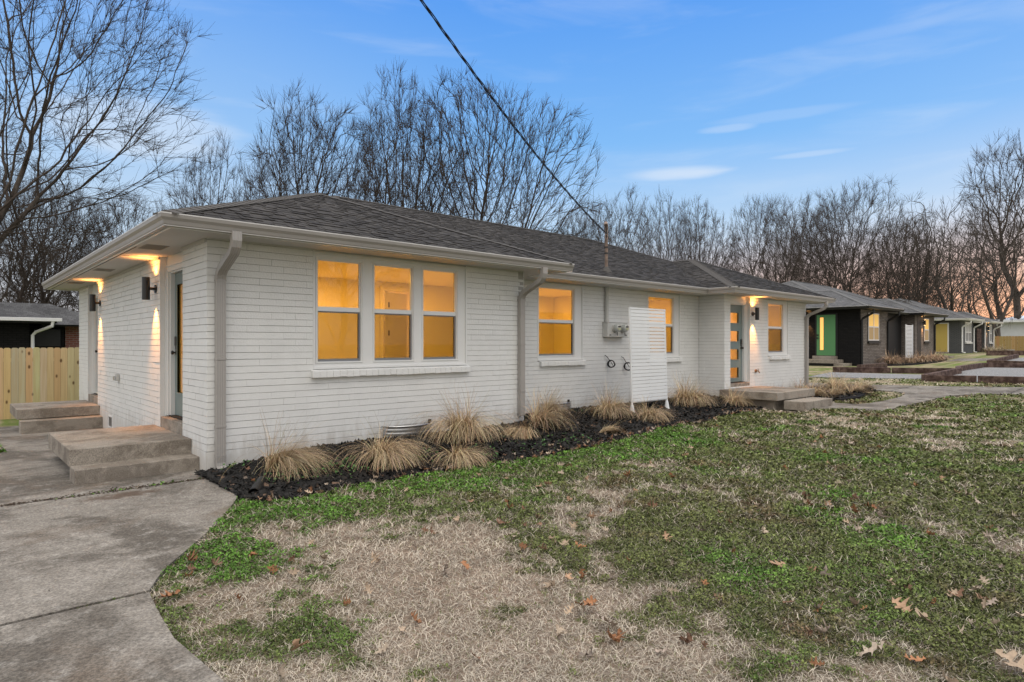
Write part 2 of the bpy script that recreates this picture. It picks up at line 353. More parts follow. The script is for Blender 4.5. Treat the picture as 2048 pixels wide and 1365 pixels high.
# ------------------------------------------------------------------ ground, paths, beds (polygons in plan, mostly converted from image pixels)
rnd=random.Random(5)
EDGE=[(-.14,-1.50),(.06,-1.76),(.3,-1.86),(.89,-1.78),(1.3,-1.80),(1.94,-1.80),(2.76,-1.75),(3.3,-1.86),(3.85,-1.87),(4.41,-1.84),(5.31,-1.78),(6.09,-1.60),(7.14,-1.37),(8.12,-1.26),(8.74,-1.36),(10.01,-1.07),(11.98,-.98)]
def edgeY(X):
    return np.interp(X,[p[0] for p in EDGE],[p[1] for p in EDGE])+.05*(fbm(np.asarray(X)*2.1,np.asarray(X)*0+3,3)-.5)+.10*(fbm(np.asarray(X)*6.,np.asarray(X)*0+9,2)-.5)
CONC=[
 [(-9,-14),(-1.37,-14),(-1.36,-8),(-1.37,-4.86),(-1.42,-4.3),(-1.40,-3.9),(-1.37,-3.535),(-9,-3.42)],
 [(-9,-3.39),(-1.36,-3.50),(-1.27,-3.3),(-1.16,-3.10),(-1.02,-2.9),(-.88,-2.7),(-.61,-2.3),(-.36,-1.86),(-.15,-1.46),(-.04,-1.1),(.03,-.7),(.05,-.30),(-1.3,-.36),(-2.5,-.29),(-9,.1)],
 [(-9,.13),(-2.5,-.26),(-1.3,-.33),(.06,-.27),(.02,-.01),(-.005,.0),(-.005,3.42),(-4.4,3.60),(-9,3.7)],
 [(-1.62,3.50),(-.005,3.45),(-.005,9.0),(-1.7,9.0),(-1.7,7.0),(-5,7.1),(-5,5.0),(-1.64,4.95)]]
PATH=[(12.9,-1.70),(13.34,-2.09),(13.44,-3.0),(15.2,-3.06),(16.78,-3.14),(17.93,-3.31),(18.5,-3.5),(18.83,-3.79),(19.15,-4.2),(19.39,-4.65),(19.6,-9),(22.3,-9),(21.32,-4.37),(20.42,-1.96),(19.87,.43),(19.6,3),(18.7,3),(18.58,0),(18.54,-1.36),(18.45,-1.8),(18.2,-2.05),(17.76,-2.26),(16.92,-2.36),(15.69,-2.31),(14.9,-2.2),(14.6,-2.0),(14.55,-1.2),(13.9,-1.1)]
BED2=[(14.15,.19),(14.15,-1.05),(14.55,-1.15),(15.3,-1.5),(16.2,-1.62),(17.2,-1.45),(18.5,-1.30),(18.5,.3),(18.2,1.6),(17.2,1.6),(17.13,.19)]
def inpoly(px,py,poly):
    ins=np.zeros(px.shape,bool); n=len(poly)
    for i in range(n):
        x1,y1=poly[i];x2,y2=poly[(i+1)%n]
        if y1==y2: continue
        c_=((y1>py)!=(y2>py))&(px<(x2-x1)*(py-y1)/(y2-y1)+x1); ins^=c_
    return ins
def inbed(X,Y): return (X>-.14)&(X<12.0)&(Y>edgeY(X))&(Y<np.where(X<5.13,0,.92))
def inhouse(X,Y): return (X>-.02)&(X<17.14)&(Y>np.where(X<5.13,0,np.where(X<12.27,.92,.2)))&(Y<9.3)
GRAVEL=[[(22.24,-1.7),(23.38,-1.42),(26.14,-1.7),(27.31,-1.45),(32.63,-1.22),(33.27,-2.6),(34.5,-9),(23.4,-9)],[(22.2,2.2),(22.2,1.5),(23.0,-1.25),(24.9,-1.35),(24.6,2.3)],[(35.93,-.91),(35.42,-2.28),(36.4,-9),(46,-9),(43.64,-.8),(37.96,-.55)]]
def covered(X,Y):
    m_=inbed(X,Y)|inhouse(X,Y)
    for p in CONC+[PATH,BED2]+GRAVEL: m_|=inpoly(X,Y,p)
    m_|=(X>11.95)&(X<14.15)&(Y>-1.78)&(Y<.3)
    return m_
def sheet(name,poly,dz,m,thick=.1,parent=None,label=None):
    import bmesh
    bm=bmesh.new(); pts=[]
    for i,(x1,y1) in enumerate(poly):
        x2,y2=poly[(i+1)%len(poly)]; L_=math.hypot(x2-x1,y2-y1); k=max(1,int(L_/1.0))
        for j in range(k):
            t=j/k; pts.append((x1+(x2-x1)*t,y1+(y2-y1)*t))
    vs_=[bm.verts.new((p[0],p[1],float(gz(p[0],p[1]))+dz)) for p in pts]
    f=bm.faces.new(vs_); r=bmesh.ops.triangulate(bm,faces=[f])
    e=bmesh.ops.extrude_face_region(bm,geom=bm.faces[:])
    for v in [q for q in e['geom'] if isinstance(q,bmesh.types.BMVert)]: v.co.z-=thick
    bmesh.ops.recalc_face_normals(bm,faces=bm.faces[:])
    me=bpy.data.meshes.new(name); bm.to_mesh(me); bm.free(); me.materials.append(m); o=bpy.data.objects.new(name,me); link(o,parent)
    return o
# lawn green/dry map: patch centres converted from image pixels to the ground
def gcol(X,Y):
    """0 dry straw ... 1 green"""
    g=.55+1.2*(fbm(X*.75+3,Y*.75,4,3)-.5)+1.9*(fbm(X*2.6,Y*2.6,4,9)-.5)+.9*(vnoise(X*9,Y*9,77)-.5)+.6*(vnoise(X*21,Y*21,78)-.5)
    def blob_(cx,cy,r,a,rx=1.,ang=0.):
        dx=(X-cx);dy=(Y-cy);c_,s_=math.cos(ang),math.sin(ang); u=(dx*c_+dy*s_)/rx; v=-dx*s_+dy*c_
        return a*np.exp(-(u*u+v*v)/(r*r))
    bd=np.clip((edgeY(np.clip(X,-.12,11.9))-Y)/1.0,0,5)
    g=g+.62*np.exp(-bd*bd*1.1)*(X>-1.2)*(X<11)
    g=g+blob_(-.75,-3.15,.55,.75)+blob_(-.85,-4.75,.42,.45)+blob_(-.1,-2.3,.5,.4)
    g=g-blob_(.05,-4.5,1.0,.55,1.2)-blob_(-.1,-5.6,.9,.5)-blob_(.35,-6.1,.6,.35)-blob_(.9,-3.9,.7,.35)+blob_(1.5,-6.5,.9,.5)+blob_(2.3,-5.5,1.,.3)
    g=g+blob_(3.2,-6.2,1.5,.42)+blob_(2.0,-6.9,.7,.5)+blob_(5,-4,2.2,.22)+blob_(7,-5,2.,.3)+blob_(12,-6,5,.25)
    g=g-blob_(10.3,-1.9,1.0,.40,1.5)-blob_(13.2,-3.9,1.3,.25)+blob_(6.5,-6.5,2.5,.2)+blob_(2.2,-5.6,.8,.2)
    return np.clip(g,0,1)
DRY=np.array([.56,.50,.41]); DRYD=np.array([.21,.17,.13]); GRN=np.array([.105,.140,.036]); GRD=np.array([.040,.080,.018]); OLV=np.array([.155,.155,.055])
def lawn_sheet():
    xs=np.concatenate([np.array([-400,-120,-50,-25,-14]),np.arange(-9,32,.13),np.array([33,35,38,42,47,55,65,80,110,200,500])])
    ys=np.concatenate([np.array([-400,-120,-50,-28,-18]),np.arange(-11,7.5,.13),np.array([8,9,10,11,12,13,14,16,20,28,40,60,120,260,500])])
    X,Y=np.meshgrid(xs,ys); cov=covered(X,Y)
    near=np.exp(-((X-3)**2+(Y+3)**2)/120)
    Z=gz(X,Y)+(.045*(fbm(X*1.3,Y*1.3,3,5)-.5)*near)-np.where(cov,.14,0)-np.where((X>-.3)&(X<17)&(Y>.6)&(Y<9),.1,0)
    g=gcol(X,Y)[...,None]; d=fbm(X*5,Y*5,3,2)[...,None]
    colr=(np.array([.20,.15,.115])*(1-g)+g*np.array([.030,.034,.014]))*(.55+.9*d)  # greener ground turns near black: shade between clover leaves put into the colour
    nr=(1-np.exp(-((X-2)**2+(Y+6)**2)/180))[...,None]
    avg=(np.array([.33,.265,.19])*(1-g)+g*np.array([.12,.165,.045]))*(.7+.6*d)
    colr=colr*(1-nr)+avg*nr
    ny,nx=X.shape; idx=np.arange(ny*nx).reshape(ny,nx)
    F=np.stack([idx[:-1,:-1],idx[:-1,1:],idx[1:,1:],idx[1:,:-1]],-1).reshape(-1,4)
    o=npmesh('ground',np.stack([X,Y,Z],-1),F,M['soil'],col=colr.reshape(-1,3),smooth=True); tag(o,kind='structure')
lawn_sheet()
for p in CONC: tag(sheet('concrete_path',p,.022,M['concrete']),kind='structure')
tag(sheet('walkway',PATH,.02,M['concrete']),kind='structure')
mj=MB()
for (a,b) in (((13.34,-2.09),(14.6,-2.09)),((18.54,-1.68),(20.35,-1.80)),((19.26,-4.35),(21.3,-4.39)),((16.6,-2.33),(16.5,-3.12))):
    d=Vector((b[0]-a[0],b[1]-a[1])); n_=Vector((-d.y,d.x)).normalized()*.010
    za=float(gz(*a))+.0235; zb=float(gz(*b))+.0235
    mj.poly([(a[0]-n_.x,a[1]-n_.y,za),(b[0]-n_.x,b[1]-n_.y,zb),(b[0]+n_.x,b[1]+n_.y,zb),(a[0]+n_.x,a[1]+n_.y,za)])
o=mj.build('path_joint',M['darkgap']); tag(o,kind='structure')
for p in GRAVEL: tag(sheet('gravel_yard',p,.012,M['gravel']),kind='structure')
# mulch bed in front of the white house
def bedz(X,Y):
    yw=np.where(X<5.13,0.,.92); ye=edgeY(X); t=np.clip((Y-ye)/np.maximum(yw-ye,.1),0,1)
    a=.03+.17*nss(X/1.3)
    return .012+a*nss(t*1.5)*(1-.25*nss((t-.75)*4))
def mulch():
    xs=np.arange(-.12,11.99,.05); T=np.linspace(0,1,44)
    X=np.repeat(xs[None],len(T),0); yw=np.where(xs<5.13,.0,.92); yw=np.where(xs<0.02,-.02,yw); ye=edgeY(xs)
    Y=ye[None]+(yw-ye)[None]*T[:,None]
    Z=bedz(X,Y)+.035*(fbm(X*9,Y*9,3,8)-.5)*nss(T*8)[:,None]-(T==0)[:,None]*.03
    idx=np.arange(X.size).reshape(X.shape); F=np.stack([idx[:-1,:-1],idx[:-1,1:],idx[1:,1:],idx[1:,:-1]],-1).reshape(-1,4)
    o=npmesh('mulch_bed',np.stack([X,Y,Z],-1),F,M['mulch'],smooth=True); tag(o,kind='structure')
mulch()
tag(sheet('mulch_bed',BED2,.05,M['mulch'],.12),kind='structure')
# ------------------------------------------------------------------ roof builder
def clip(poly,a,b,c_):   # keep a*u+b*v<=c
    out=[]
    for i in range(len(poly)):
        p=poly[i];q=poly[(i+1)%len(poly)]; dp=a*p[0]+b*p[1]-c_; dq=a*q[0]+b*q[1]-c_
        if dp<=0: out.append(p)
        if dp*dq<0: t=dp/(dp-dq); out.append((p[0]+(q[0]-p[0])*t,p[1]+(q[1]-p[1])*t))
    return out
def roofplane(mb,pts,e0,ud,z0,pitch,course=.143,tabs=True,seed=1,base=True):
    """pts: plan polygon; e0: point on the eave; ud: unit eave direction with upslope on its left"""
    vd=(-ud[1],ud[0]); k=math.sqrt(1+pitch*pitch); rg=random.Random(seed)
    P=[((p[0]-e0[0])*ud[0]+(p[1]-e0[1])*ud[1],((p[0]-e0[0])*vd[0]+(p[1]-e0[1])*vd[1])*k) for p in pts]
    def to3(u,v,l):
        h=v/k; return (e0[0]+ud[0]*u+vd[0]*(h-l*pitch/k),e0[1]+ud[1]*u+vd[1]*(h-l*pitch/k),z0+h*pitch+l/k)
    if base: mb.poly([to3(u,v,0) for u,v in P],[(u,v) for u,v in P])
    if not tabs: return
    vmax=max(p[1] for p in P); umin=min(p[0] for p in P); umax=max(p[0] for p in P); v=0; row=0
    while v<vmax:
        s=clip(clip(P,0,-1,-v),0,1,v+course)
        if len(s)>2:
            ua=min(p[0] for p in s);ub=max(p[0] for p in s); u=umin-rg.random()*.2; 
            thick=rg.random()<.5
            while u<ub:
                wd=rg.uniform(.09,.27)
                if u+wd>ua:
                    c_=clip(clip(s,-1,0,-u),1,0,u+wd)
                    if len(c_)>2:
                        b_=.0075+(.008 if thick else 0); 
                        f=lambda q:to3(q[0],q[1],b_*(1-(q[1]-v)/course*.55)+.0006)
                        mb.poly([f(q) for q in c_],[(q[0],q[1]) for q in c_])
                        lo=[q for q in c_ if abs(q[1]-v)<1e-5]
                        if len(lo)>=2:
                            l0=min(lo);l1=max(lo)
                            mb.poly([to3(l0[0],v,0),to3(l1[0],v,0),f(l1),f(l0)],[(l0[0],v),(l1[0],v),(l1[0],v+.01),(l0[0],v+.01)])
                u+=wd; thick=not thick if rg.random()<.8 else thick
        v+=course; row+=1
def caps(mb,a,b,w=.13,step=.14,lift=.012,slope=.4,ridge=False):
    a=Vector(a);b=Vector(b);d=(b-a);Ln=d.length;d.normalize(); s_=d.cross(Vector((0,0,1))).normalized(); n=int(Ln/step)
    dr=Vector((0,0,-w*slope*(1 if ridge else .72)))
    for i in range(n+1):
        p=a+d*(i*step); q=a+d*min(Ln,(i+1)*step+.03); h0=Vector((0,0,lift+.014)); h1=Vector((0,0,lift+.004))
        mb.poly([p+h0,q+h1,q+s_*w+dr+h1,p+s_*w+dr+h0]); mb.poly([p+h0,q+h1,q-s_*w+dr+h1,p-s_*w+dr+h0])
        mb.poly([p+s_*w+dr+h0,p+h0,p-s_*w+dr+h0,p-s_*w+dr+h0*.2,p+h0*.2,p+s_*w+dr+h0*.2])
def lroof(parent,ox,oy,z,W,Yb,w1,a2,b2,ys,y2,ov,m,mc,pitch=.4,detail=True,names=('roof','ridge_cap')):
    """main rectangle with two hipped front wings; outline = eave line"""
    x0=ox-ov;x1=ox+W+ov;yb=oy+Yb+ov;yf1=oy-ov;ym=oy+ys-ov;yf2=oy+y2-ov
    X1=ox+w1+ov; A2=ox+a2-ov; 
    h1=(X1-x0)/2; h2=(x1-A2)/2; hm=(yb-ym)/2
    c1=x0+h1; c2=A2+h2; H=lambda d:z+pitch*d
    mb=MB(); dt=detail
    S=lambda *a,seed=1: roofplane(mb,a[0],a[1],a[2],z,pitch,tabs=dt,seed=seed)
    S([(x0,yf1),(X1,yf1),(c1,yf1+h1)],(x0,yf1),(1,0),seed=1)
    S([(x0,yb),(x0,yf1),(c1,yf1+h1),(c1,ym+h1),(x0+hm,ym+hm)],(x0,yb),(0,-1),seed=2)
    S([(X1,yf1),(X1,ym),(c1,ym+h1),(c1,yf1+h1)],(X1,yf1),(0,1),seed=3)
    S([(X1,ym),(A2,ym),(c2,ym+h2),(x1-hm,ym+hm),(x0+hm,ym+hm),(c1,ym+h1)],(X1,ym),(1,0),seed=4)
    S([(A2,ym),(A2,yf2),(c2,yf2+h2),(c2,ym+h2)],(A2,ym),(0,-1),seed=5)
    S([(A2,yf2),(x1,yf2),(c2,yf2+h2)],(A2,yf2),(1,0),seed=6)
    S([(x1,yf2),(x1,yb),(x1-hm,ym+hm),(c2,ym+h2),(c2,yf2+h2)],(x1,yf2),(0,1),seed=7)
    roofplane(mb,[(x1,yb),(x0,yb),(x0+hm,ym+hm),(x1-hm,ym+hm)],(x1,yb),(-1,0),z,pitch,tabs=False)
    r=mb.build(names[0],m,parent,uv=True)
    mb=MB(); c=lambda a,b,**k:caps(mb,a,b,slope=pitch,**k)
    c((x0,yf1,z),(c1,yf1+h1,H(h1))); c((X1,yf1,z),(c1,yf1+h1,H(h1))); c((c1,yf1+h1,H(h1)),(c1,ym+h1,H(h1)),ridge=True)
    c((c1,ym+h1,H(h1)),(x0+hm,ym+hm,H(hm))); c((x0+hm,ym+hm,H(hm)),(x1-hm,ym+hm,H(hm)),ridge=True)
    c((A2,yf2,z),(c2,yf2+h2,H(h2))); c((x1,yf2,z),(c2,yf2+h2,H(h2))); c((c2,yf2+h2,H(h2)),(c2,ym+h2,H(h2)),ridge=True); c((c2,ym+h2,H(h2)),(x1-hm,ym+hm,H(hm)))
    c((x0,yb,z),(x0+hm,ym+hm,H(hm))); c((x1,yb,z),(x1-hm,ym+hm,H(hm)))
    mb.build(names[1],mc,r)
    return r
# ------------------------------------------------------------------ the white house
H1=thing('brick_house','long white painted brick house with lit orange windows and charcoal hip roof','house',(0,0,0))
COURSE=.0835
def cells(u0,u1,z0,z1,holes):
    us=sorted({u0,u1,*[h[0] for h in holes],*[h[1] for h in holes]}); zs=sorted({z0,z1,*[h[2] for h in holes],*[h[3] for h in holes]})
    us=[u for u in us if u0<=u<=u1]; zs=[q for q in zs if z0<=q<=z1]; out=[]
    for i in range(len(us)-1):
        for j in range(len(zs)-1):
            cu=(us[i]+us[i+1])/2;cz_=(zs[j]+zs[j+1])/2
            if not any(h[0]<cu<h[1] and h[2]<cz_<h[3] for h in holes): out.append((us[i],us[i+1],zs[j],zs[j+1]))
    return out
mbr=MB(); mbk=MB(); mfd=MB()
def brickwall(fr,u0,u1,holes,z0=.262,z1=2.785,seed=0,e0=.0015,e1=.0015):
    rg=random.Random(seed)
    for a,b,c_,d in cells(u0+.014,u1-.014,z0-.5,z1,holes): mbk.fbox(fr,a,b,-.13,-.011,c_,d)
    mfd.fbox(fr,u0+e0,u1-e1,-.06,.004,-.9,z0)
    n=int((z1-z0)/COURSE)+1
    for k in range(n):
        za=z0+k*COURSE+.0062; zb=min(z0+(k+1)*COURSE,z1)
        if zb-za<.01: continue
        segs=[(u0+e0,u1-e1)]
        for h in holes:
            if h[2]<(za+zb)/2<h[3]:
                ns=[]
                for a,b in segs:
                    if h[1]<=a or h[0]>=b: ns.append((a,b))
                    else:
                        if h[0]>a: ns.append((a,h[0]))
                        if h[1]<b: ns.append((h[1],b))
                segs=ns
        for a,b in segs:
            u=math.floor(a/.305)*.305-(.1525 if k%2 else 0); 
            while u<b:
                p=max(a,u); q=min(b,u+.305)
                if q-p>.02:
                    j=rg.uniform(-.0022,.0022); t=rg.uniform(-.0022,.0014)
                    g=.0013 if rg.random()<.3 else .00015
                    mbr.hexa([fr(p+g,-.03,za+t),fr(q-g,-.03,za+t),fr(q-g,j,za+t),fr(p+g,j,za+t),fr(p+g,-.03,zb),fr(q-g,-.03,zb),fr(q-g,j-.0015,zb),fr(p+g,j-.0015,zb)])
                u+=.305
fF=frame(0,0,1,0,0,-1); fS=frame(0,.92,1,0,0,-1); fW=frame(0,.2,1,0,0,-1); fL=frame(0,0,0,1,-1,0); fR=frame(12.27,0,0,1,-1,0)
ZT=2.785
brickwall(fF,0,5.13,[(1.31,3.88,1.205,ZT)],seed=1)
brickwall(fS,5.15,12.27,[(6.37,7.72,1.205,ZT),(10.02,11.39,1.205,ZT)],seed=2)
brickwall(fW,12.27,17.12,[(12.57,13.60,.40,ZT),(14.62,15.90,1.205,ZT)],seed=3)
brickwall(fL,0,9.29,[(1.01,2.15,.34,ZT),(6.98,8.12,.30,ZT)],seed=4,e0=.0175)
brickwall(fR,.2,.92,[],seed=5,e0=.0175)
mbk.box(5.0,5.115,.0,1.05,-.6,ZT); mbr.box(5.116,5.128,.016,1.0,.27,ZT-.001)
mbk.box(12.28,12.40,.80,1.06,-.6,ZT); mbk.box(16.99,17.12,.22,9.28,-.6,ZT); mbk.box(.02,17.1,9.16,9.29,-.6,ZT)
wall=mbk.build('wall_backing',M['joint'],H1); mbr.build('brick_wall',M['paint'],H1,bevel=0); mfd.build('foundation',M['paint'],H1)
# soffit slab (also the ceiling), fascia, gutters
def prism(mb,poly,z0,z1):
    n=len(poly); i=len(mb.v)
    for zz in (z0,z1):
        for p in poly: mb.v.append((p[0],p[1],zz)); mb.uv.append((0,0)); mb.c.append((1,1,1))
    mb.f.append(tuple(range(i,i+n))[::-1]); mb.f.append(tuple(range(i+n,i+2*n)))
    for k in range(n): a=i+k;b=i+(k+1)%n; mb.f.append((a,b,b+n,a+n))
OUT=[(-.53,-.53),(5.66,-.53),(5.66,.39),(11.74,.39),(11.74,-.33),(17.65,-.33),(17.65,9.82),(-.53,9.82)]
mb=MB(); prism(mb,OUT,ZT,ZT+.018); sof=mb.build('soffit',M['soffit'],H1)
for (xa,ya,xb,yb_) in ((-.42,.98,-.16,1.42),(-.42,4.35,-.16,4.75),(-.42,7.35,-.16,7.75)):
    mb=MB(); mb.box(xa,xb,ya,yb_,ZT-.006,ZT+.002)
    for k in range(8):
        yy=ya+.03+k*(yb_-ya-.06)/8; mb.box(xa+.02,xb-.02,yy,yy+.018,ZT-.011,ZT-.0055)
    mb.build('soffit_vent',M['ventgrey'],sof)
mb=MB(); mb.box(-.470,-.462,1.3,9.7,ZT-.004,ZT+.003); mb.box(-.465,-.02,2.30,2.308,ZT-.004,ZT+.003); mb.build('soffit_seam',M['darkgap'],sof)
mb=MB(); mb.fbox(fL,2.16,6.97,.001,.022,ZT-.045,ZT-.001); mb.fbox(fL,.02,1.0,.001,.022,ZT-.045,ZT-.001); mb.fbox(fL,8.13,9.2,.001,.022,ZT-.045,ZT-.001); mb.build('frieze_moulding',M['soffit'],H1)
fas=[(-.025,2.772),(.001,2.772),(.001,2.915),(-.025,2.915)]
mb=MB(); mb.sweep([(-.53,9.82),(-.53,-.53),(5.66,-.53),(5.66,.39),(11.74,.39),(11.74,-.33),(17.65,-.33),(17.65,9.82),(-.53,9.82)],fas); mb.build('fascia',M['trim'],H1)
gp=[(.0025,2.784),(.058,2.784),(.068,2.800),(.078,2.835),(.100,2.865),(.106,2.895),(.104,2.902),(.095,2.902),(.0025,2.885)]
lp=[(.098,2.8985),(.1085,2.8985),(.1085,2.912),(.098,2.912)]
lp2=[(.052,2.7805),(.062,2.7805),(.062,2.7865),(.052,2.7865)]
for path in ([(-.53,9.82),(-.53,-.53),(5.72,-.53)],[(5.69,.39),(11.74,.39),(11.74,-.33),(17.74,-.33)]):
    mb=MB(); mb.sweep(path,gp); g=mb.build('gutter',M['gutter'],H1)
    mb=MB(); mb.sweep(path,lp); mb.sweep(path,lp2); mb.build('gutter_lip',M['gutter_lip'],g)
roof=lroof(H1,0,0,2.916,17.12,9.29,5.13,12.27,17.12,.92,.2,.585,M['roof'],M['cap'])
# downspouts: rectangular, offset elbow from the gutter back to the wall
def downspout(X,yw,zb,yo=-.53,zt=2.80,wdt=.105,dep=.075,foot=True,dx=0.0):
    mb=MB(); yv=yw-.045
    top=(X+dx,yw+yo-.055); path=[(top[0],top[1],zt),(top[0],top[1],zt-.10),(top[0],top[1]+.02,zt-.16),(top[0]-.2*dx,top[1]+.07,zt-.215),(X+.25*dx,yv-.09,zt-.375),(X+.05*dx,yv-.03,zt-.425),(X,yv,zt-.50),(X,yv,zb+.14)]
    if foot: path+=[(X,yv-.01,zb+.08),(X,yv-.06,zb+.035),(X,yv-.17,zb+.005)]
    pts=[Vector(p) for p in path]; base=0
    for k,p in enumerate(pts):
        d=(pts[min(k+1,len(pts)-1)]-pts[max(k-1,0)]).normalized(); s_=Vector((1,0,0)); b=s_.cross(d).normalized()
        cs=[(-1,-1),(-.82,-1.04),(-.6,-.94),(-.38,-1.04),(-.15,-.94),(.1,-1.04),(.34,-.94),(.6,-1.04),(.82,-.97),(1,-1),(1,1),(-1,1)]
        for a_,c_ in cs: q=p+s_*a_*wdt/2+b*c_*dep/2; mb.v.append(tuple(q)); mb.uv.append((0,0)); mb.c.append((1,1,1))
        if k:
            n=len(cs)
            for j in range(n): a0=(k-1)*n+j;a1=(k-1)*n+(j+1)%n; mb.f.append((a0,a1,a1+n,a0+n))
    for zz in (zt-.52,zb+.55,zb+1.35): mb.box(X-wdt/2-.004,X+wdt/2+.004,yv-dep/2-.006,yw-.001,zz,zz+.022)
    for zz in (zt-.455,zt-.475,zt-.495,zb+.15,zb+.17,zb+.19,zb+.21): mb.box(X-wdt/2-.0025,X+wdt/2+.0025,yv-dep/2-.0035,yv+dep/2+.002,zz,zz+.009)
    return mb.build('downspout',M['gutter'],H1)
downspout(.135,0,.0); downspout(5.03,0,.17,foot=False); downspout(17.07,.2,.05,foot=True,dx=.06)
# windows
def window(parent,fr,u0,u1,zs,units,sillz=(1.10,1.203),sillu=None,m=M['trim']):
    wd=bpy.data.objects.new('window',None)
    mb=MB(); ztop=ZT-.002; zt=2.70 
    # casing around and between units
    mb.fbox(fr,u0,u1,-.10,-.022,2.672,ztop); mb.fbox(fr,u0,u1,-.10,-.022,sillz[1]+.002,1.302)
    eds=[u0]+[e for un in units for e in un]+[u1]
    for i in range(0,len(eds),2): mb.fbox(fr,eds[i],eds[i+1],-.10,-.022,1.302,2.672)
    # outer bead
    for (a,b) in ((u0,u0+.022),(u1-.022,u1)): mb.fbox(fr,a,b,-.021,.004,sillz[1]+.002,ztop)
    mb.fbox(fr,u0+.022,u1-.022,-.021,-.002,2.735,2.76); mb.fbox(fr,u0+.022,u1-.022,-.021,.008,sillz[1]+.002,1.232)
    for un in units:
        for (a,b) in ((un[0]-.028,un[0]-.016),(un[1]+.016,un[1]+.028)): mb.fbox(fr,a,b,-.0215,-.010,1.28,2.69)
        mb.fbox(fr,un[0]-.016,un[1]+.016,-.0215,-.012,1.283,1.298)
    wo=mb.build('window',m,parent)
    for un in units:
        a,b=un; mb=MB(); zr0,zr1=zs
        mb.fbox(fr,a,b,-.075,-.045,zr0,zr1); mb.fbox(fr,a,b,-.07,-.05,2.655,2.672)
        mb.fbox(fr,a,a+.014,-.07,-.05,zr1,2.655); mb.fbox(fr,b-.014,b,-.07,-.05,zr1,2.655)
        mb.build('sash',M['vinyl'],wo)
        mb=MB(); mb.fbox(fr,a,b,-.085,-.05,1.302,1.338); mb.fbox(fr,a,a+.018,-.085,-.05,1.338,zr0-.001); mb.fbox(fr,b-.02,b,-.085,-.05,1.338,zr0-.001); mb.fbox(fr,a+.018,b-.02,-.085,-.056,zr0-.018,zr0-.001)
        mb.build('screen_frame',M['sash'],wo)
        for (nn,q0,q1) in ((-.062,zr1,2.66),(-.080,1.31,zr0)):
            mb=MB(); mb.poly([fr(a+.001,nn,q0),fr(b-.001,nn,q0),fr(b-.001,nn,q1),fr(a+.001,nn,q1)]); mb.build('window_glass',M['glass'],wo)
        mb=MB(); P=[fr(a+.018,-.058,1.338),fr(b-.02,-.058,1.338),fr(b-.02,-.058,zr0-.018),fr(a+.018,-.058,zr0-.018)]; mb.poly(P); mb.build('insect_screen',M['screen'],wo)
    su=sillu or (u0-.02,u1+.02); mb=MB(); u=su[0]; rg=random.Random(int(u*100))
    while u<su[1]-.01:
        q=min(su[1],u+.0975); j=rg.uniform(-.003,.003); k_=rg.uniform(-.006,.003)
        mb.hexa([fr(u+.0004,-.03,sillz[0]+k_),fr(q-.0004,-.03,sillz[0]+k_),fr(q-.0004,.062+j,sillz[0]+k_-.004),fr(u+.0004,.062+j,sillz[0]+k_-.004),fr(u+.0004,-.03,sillz[1]+.001),fr(q-.0004,-.03,sillz[1]+.001),fr(q-.0004,.060+j,sillz[1]-.022),fr(u+.0004,.060+j,sillz[1]-.022)]); u=q
    mb.build('window_sill',M['paint'],wo,bevel=.006)
    return wo
window(H1,fF,1.31,3.88,(1.98,2.04),[(1.385,2.02),(2.235,2.87),(3.065,3.69)],sillu=(1.28,3.92))
window(H1,fS,6.37,7.72,(1.97,2.03),[(6.43,7.46)],sillu=(6.42,7.78))
window(H1,fS,10.02,11.39,(1.97,2.03),[(10.09,11.13)],sillu=(10.0,11.44))
window(H1,fW,14.62,15.90,(1.97,2.03),[(14.69,15.60)],sillu=(14.70,15.98))
